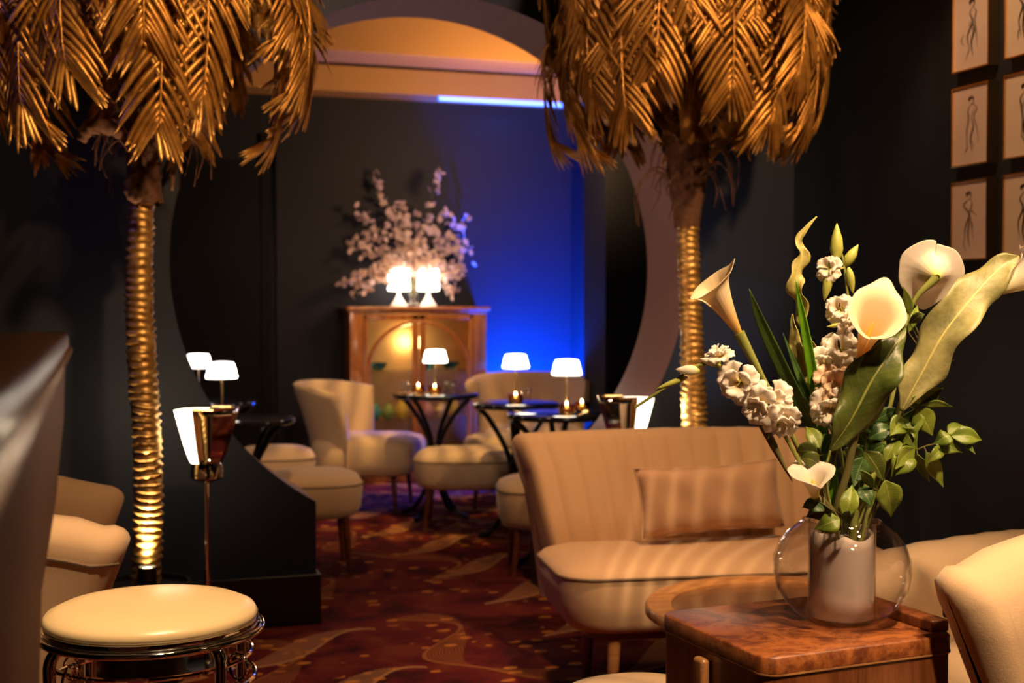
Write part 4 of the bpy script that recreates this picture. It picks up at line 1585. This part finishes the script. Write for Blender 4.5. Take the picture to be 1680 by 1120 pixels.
twig('leafy twig at right reaching to the outermost pointed leaves', [neckpt(.02, 0), (1440, 830, 2.37), (1475, 760, 2.35), (1510, 735, 2.33), (1545, 725, 2.32), (1563, 715, 2.315)],
     [(1560, 715, 1611, 722, 2.31, 15), (1558, 714, 1532, 728, 2.31, 15), (1556, 712, 1580, 698, 2.32, 13), (1535, 728, 1580, 742, 2.31, 14), (1583, 728, 1600, 745, 2.32, 5), (1520, 742, 1548, 800, 2.32, 14), (1505, 745, 1525, 790, 2.33, 12), (1500, 735, 1468, 770, 2.33, 16), (1492, 742, 1462, 782, 2.34, 20), (1545, 735, 1520, 760, 2.32, 10)], seed=5)
twig('leafy twig at right with upright green leaves, under the pale wavy leaf', [neckpt(.015, 0), (1425, 840, 2.38), (1462, 760, 2.37), (1485, 700, 2.36), (1505, 660, 2.35), (1512, 655, 2.35)],
     [(1512, 660, 1547, 636, 2.34, 14), (1508, 662, 1495, 652, 2.34, 7), (1512, 664, 1563, 667, 2.34, 7), (1502, 670, 1530, 715, 2.34, 21), (1500, 672, 1500, 720, 2.35, 18), (1488, 664, 1478, 640, 2.36, 10), (1485, 690, 1460, 715, 2.35, 17), (1480, 702, 1505, 738, 2.34, 17), (1470, 720, 1450, 760, 2.35, 16), (1465, 735, 1500, 760, 2.34, 18)], seed=9)
twig('leafy twig behind the pale wavy leaf with narrow olive leaves', [neckpt(.015, .015), (1440, 780, 2.41), (1480, 680, 2.41), (1508, 630, 2.41), (1530, 600, 2.41)],
     [(1510, 630, 1552, 608, 2.40, 13), (1500, 645, 1545, 622, 2.39, 12), (1525, 600, 1568, 590, 2.41, 4), (1515, 610, 1540, 595, 2.41, 9), (1490, 665, 1530, 650, 2.40, 10), (1495, 520, 1482, 470, 2.40, 8), (1492, 530, 1517, 515, 2.39, 8), (1490, 545, 1505, 500, 2.39, 8)], mats=('leafolive', 'leaftwig'), seed=12)
twig('twig of dark leaves spreading over the vase rim at left', [neckpt(-.015, -.01), (1375, 850, 2.33), (1352, 815, 2.31), (1345, 770, 2.31), (1335, 735, 2.32)],
     [(1350, 832, 1316, 832, 2.29, 12), (1366, 838, 1322, 848, 2.265, 17), (1378, 852, 1336, 868, 2.27, 17), (1352, 838, 1318, 826, 2.27, 11), (1340, 745, 1305, 740, 2.31, 17), (1345, 735, 1322, 700, 2.31, 13), (1350, 745, 1372, 712, 2.31, 16), (1342, 760, 1312, 752, 2.31, 14), (1385, 850, 1398, 795, 2.29, 15), (1388, 858, 1394, 838, 2.28, 9)], mats=('leafdark', 'leafolive', 'leaftwig'), seed=15)
twig('twig of deep green leaves filling the middle of the bouquet', [neckpt(0, .01), (1400, 830, 2.38), (1415, 760, 2.36), (1425, 700, 2.36), (1440, 670, 2.37)],
     [(1415, 760, 1385, 735, 2.35, 15), (1420, 740, 1450, 790, 2.34, 19), (1418, 750, 1400, 800, 2.34, 17), (1425, 720, 1465, 700, 2.36, 16), (1408, 790, 1375, 800, 2.35, 14), (1410, 800, 1430, 832, 2.34, 14), (1430, 710, 1405, 680, 2.35, 14), (1422, 735, 1385, 765, 2.37, 16), (1435, 690, 1478, 672, 2.38, 12), (1425, 745, 1455, 730, 2.36, 14), (1400, 815, 1385, 850, 2.33, 13)], mats=('leafdark', 'leafolive', 'leafdark'), seed=18)
twig('twig with one hanging wavy leaf right of the vase neck', [neckpt(.02, -.01), (1430, 845, 2.35), (1438, 815, 2.34), (1452, 785, 2.34)],
     [(1452, 788, 1462, 848, 2.33, 22), (1432, 800, 1410, 770, 2.33, 9)], mats=('leaftwig',), seed=20)
twig('twig of dark leaves at the back of the bouquet', [neckpt(.01, .02), (1400, 820, 2.44), (1425, 760, 2.45), (1445, 700, 2.45)],
     [(1400, 810, 1418, 760, 2.44, 17), (1405, 790, 1372, 770, 2.44, 16), (1415, 780, 1448, 800, 2.44, 18), (1425, 750, 1470, 745, 2.45, 19), (1430, 735, 1400, 705, 2.45, 18), (1440, 710, 1478, 700, 2.45, 18), (1445, 700, 1440, 655, 2.45, 16), (1420, 765, 1380, 740, 2.45, 16)], mats=('leafdark', 'leafolive'), seed=31)
for k, (pts, lab, rr, mt) in enumerate([
    ([neckpt(.012, -.015), (1402, 850, 2.34), (1422, 800, 2.34), (1446, 748, 2.35)], 'thick yellow green cut stem leaning right above the vase', .0072, 'stem'),
    ([neckpt(-.006, -.022), (1374, 840, 2.325), (1388, 780, 2.315), (1405, 705, 2.305)], 'thick brown cut stem rising in the middle of the bouquet', .0068, 'stemdark'),
    ([neckpt(.0, -.01), (1390, 850, 2.36), (1400, 760, 2.355), (1402, 700, 2.35)], 'thin pale green stem between the thick brown and yellow stems', .0035, 'stem')]):
    st = [PX(p) if isinstance(p, tuple) else p for p in pts]
    o = MB().tube(bez(st, 20), rr, 12).build('cut_stem', M[mt], origin=st[0])
    tag(o, lab, 'stem')

# ------------------------------------------------------------------ light
C0 = Vector((0, 0, 0))
# key spot on the bouquet and the walnut cabinet
light('bouquet_spot', 'SPOT', VC + Vector((-.1, -1.25, 2.0)), 250, WARM2, VC + Vector((.02, 0, .18)), size=.05, angle=42, blend=.6)
light('bouquet_spot', 'SPOT', VC + Vector((.75, -.3, 2.3)), 200, WARM2, VC + Vector((0, 0, .2)), size=.05, angle=40, blend=.7)
# loveseat and right hand chairs
light('seat_spot', 'SPOT', (SEATO.x - .35, 2.7, 3.15), 240, WARM, (SEATO.x + .1, SEATO.y - .3, .5), size=.07, angle=52, blend=.8)
light('chair_spot', 'SPOT', (1.55, .9, 3.1), 165, WARM2, (1.75, 1.9, .7), size=.07, angle=60, blend=.8)
light('picture_spot', 'SPOT', (1.9, 3.3, 3.2), 75, WARM, (2.95, 3.65, 1.85), size=.05, angle=44, blend=.6)
# chrome stool and left tub chair
st_ = G(245, 2.62)
light('stool_spot', 'SPOT', (st_.x + .25, st_.y - .9, 3.1), 370, WARM2, (st_.x, st_.y, .6), size=.06, angle=30, blend=.7)
light('left_chair_spot', 'SPOT', (.6, 2.2, 3.1), 115, WARM, (pa.x - .4, 3.5, .6), size=.08, angle=50, blend=.8)
# palms
light('palm_spot', 'SPOT', (PL.x + .55, PL.y - 1.9, 2.5), 135, WARM, (PL.x + .05, PL.y, 1.95), size=.06, angle=58, blend=.6)
light('palm_spot', 'SPOT', (PR.x + .25, PR.y - 2.1, 2.6), 170, WARM, (PR.x, PR.y, 2.05), size=.06, angle=52, blend=.6)
light('palm_uplight', 'SPOT', (PL.x + .01, PL.y - .082, .40), 95, WARM2, (PL.x + .005, PL.y - .045, 1.0), size=.02, angle=75, blend=.8)
light('palm_uplight', 'SPOT', (PR.x + .01, PR.y - .12, .36), 30, WARM2, (PR.x - .0, PR.y - .04, 1.2), size=.02, angle=40, blend=.8)
# gate wall, reveal
light('gate_wash', 'SPOT', (CU + .1, 2.6, 2.9), 160, (1, .62, .42), (CU, V0 + .2, 2.45), size=.15, angle=60, blend=1)
light('reveal_wash', 'SPOT', (CU - .55, 4.2, 1.3), 30, (1, .60, .42), (CU + 1.05, V0 + .2, 1.35), size=.15, angle=75, blend=1)
light('carpet_spot', 'SPOT', (CU - .2, 3.9, 3.2), 135, WARM, (CU - .25, 4.0, 0), size=.1, angle=50, blend=1)
light('left_wall_wash', 'SPOT', (.35, 3.4, 2.9), 10, (.75, .85, 1), (.05, 5.0, 1.5), size=.1, angle=30, blend=1)  # spot put in for soft reflected light on this wall
light('right_wall_wash', 'SPOT', (2.45, 4.2, .5), 60, (.45, .65, 1), (2.6, 5.05, 1.3), size=.1, angle=45, blend=1)
# room beyond the gate
light('beam_wash', 'AREA', (2.8, 7.3, 2.2), 34, WARM, (2.6, 8.6, 3.1), size=.5)
light('cabinet_spot', 'SPOT', (2.0, 7.6, 3.0), 130, (1, .58, .18), (2.2, 8.95, .75), size=.06, angle=36, blend=.7)
light('far_seat_spot', 'SPOT', (1.75, 6.6, 3.0), 330, (1, .62, .20), (1.95, 7.6, .4), size=.05, angle=55, blend=.7)
light('near_stool_spot', 'SPOT', (1.0, 5.9, 3.1), 55, WARM, (1.15, 6.0, .3), size=.06, angle=50, blend=.8)
light('blossom_spot', 'SPOT', (1.9, 7.7, 2.9), 26, (1, .70, .52), (2.2, 9.0, 1.65), size=.05, angle=36, blend=.8)
light('blue_corner_uplight', 'SPOT', (3.05, 8.75, .25), 2600, (.0, .06, 1), (3.35, 9.33, 1.0), size=.08, angle=110, blend=1)
light('blue_corner_glow', 'POINT', (3.05, 8.95, .55), 150, (.0, .065, 1), size=.08)
light('led_strip_light', 'AREA', (2.9, 9.0, 2.73), 1.5, (.0, .12, 1), (2.9, 9.0, 0), size=.3)
light('blue_floor_glow', 'POINT', (2.7, 7.6, .35), 1.4, (.10, .08, 1), size=.1)
light('blue_edge_light', 'SPOT', (-1.2, 4.2, 2.6), 12, (.15, .10, 1), (PL.x, PL.y, 1.6), size=.05, angle=55, blend=.5)
light('cabinet_glow', 'POINT', (DX, DY - .02, 1.0), 6, (1, .62, .25), size=.05, specular_factor=.0)
light('bar_glow', 'SPOT', (.9, .9, 2.2), 14, WARM2, (-.05, 1.2, 1.0), size=.1, angle=50, blend=1)  # spot added to brighten the bar face

# added spot whose banded beam stands in for rippled light on the loveseat
rl = light('added_ripple_spot', 'SPOT', (1.15, 2.9, .95), 26, (1, .74, .40), (SEATO.x + .05, SEATO.y - .45, .33), size=.012, angle=44, blend=.6)


def ripple(lo, sx, sy, scale, dist, power, floor=0.0):
    """break a spot's beam into soft bands, as faceted glass does"""
    ld = lo.data
    ld.use_nodes = True
    nt = ld.node_tree
    em = nt.nodes['Emission']
    tcn = nt.nodes.new('ShaderNodeTexCoord')
    mpn = nt.nodes.new('ShaderNodeMapping')
    mpn.inputs['Scale'].default_value = (sx, sy, 0)
    wv = nt.nodes.new('ShaderNodeTexWave')
    wv.inputs['Scale'].default_value = scale
    wv.inputs['Distortion'].default_value = dist
    wv.inputs['Detail'].default_value = 1
    pw_ = nt.nodes.new('ShaderNodeMath')
    pw_.operation = 'POWER'
    pw_.inputs[1].default_value = power
    ad = nt.nodes.new('ShaderNodeMath')
    ad.inputs[1].default_value = floor
    nt.links.new(tcn.outputs['Normal'], mpn.inputs[0])
    nt.links.new(mpn.outputs[0], wv.inputs[0])
    nt.links.new(wv.outputs['Fac'], pw_.inputs[0])
    nt.links.new(pw_.outputs[0], ad.inputs[0])
    nt.links.new(ad.outputs[0], em.inputs['Strength'])


ripple(rl, 1, .22, 5.2, 1.6, 3)
ripple(bpy.data.objects['far_seat_spot'], 1, 1, 5.5, 4, 2, .22)
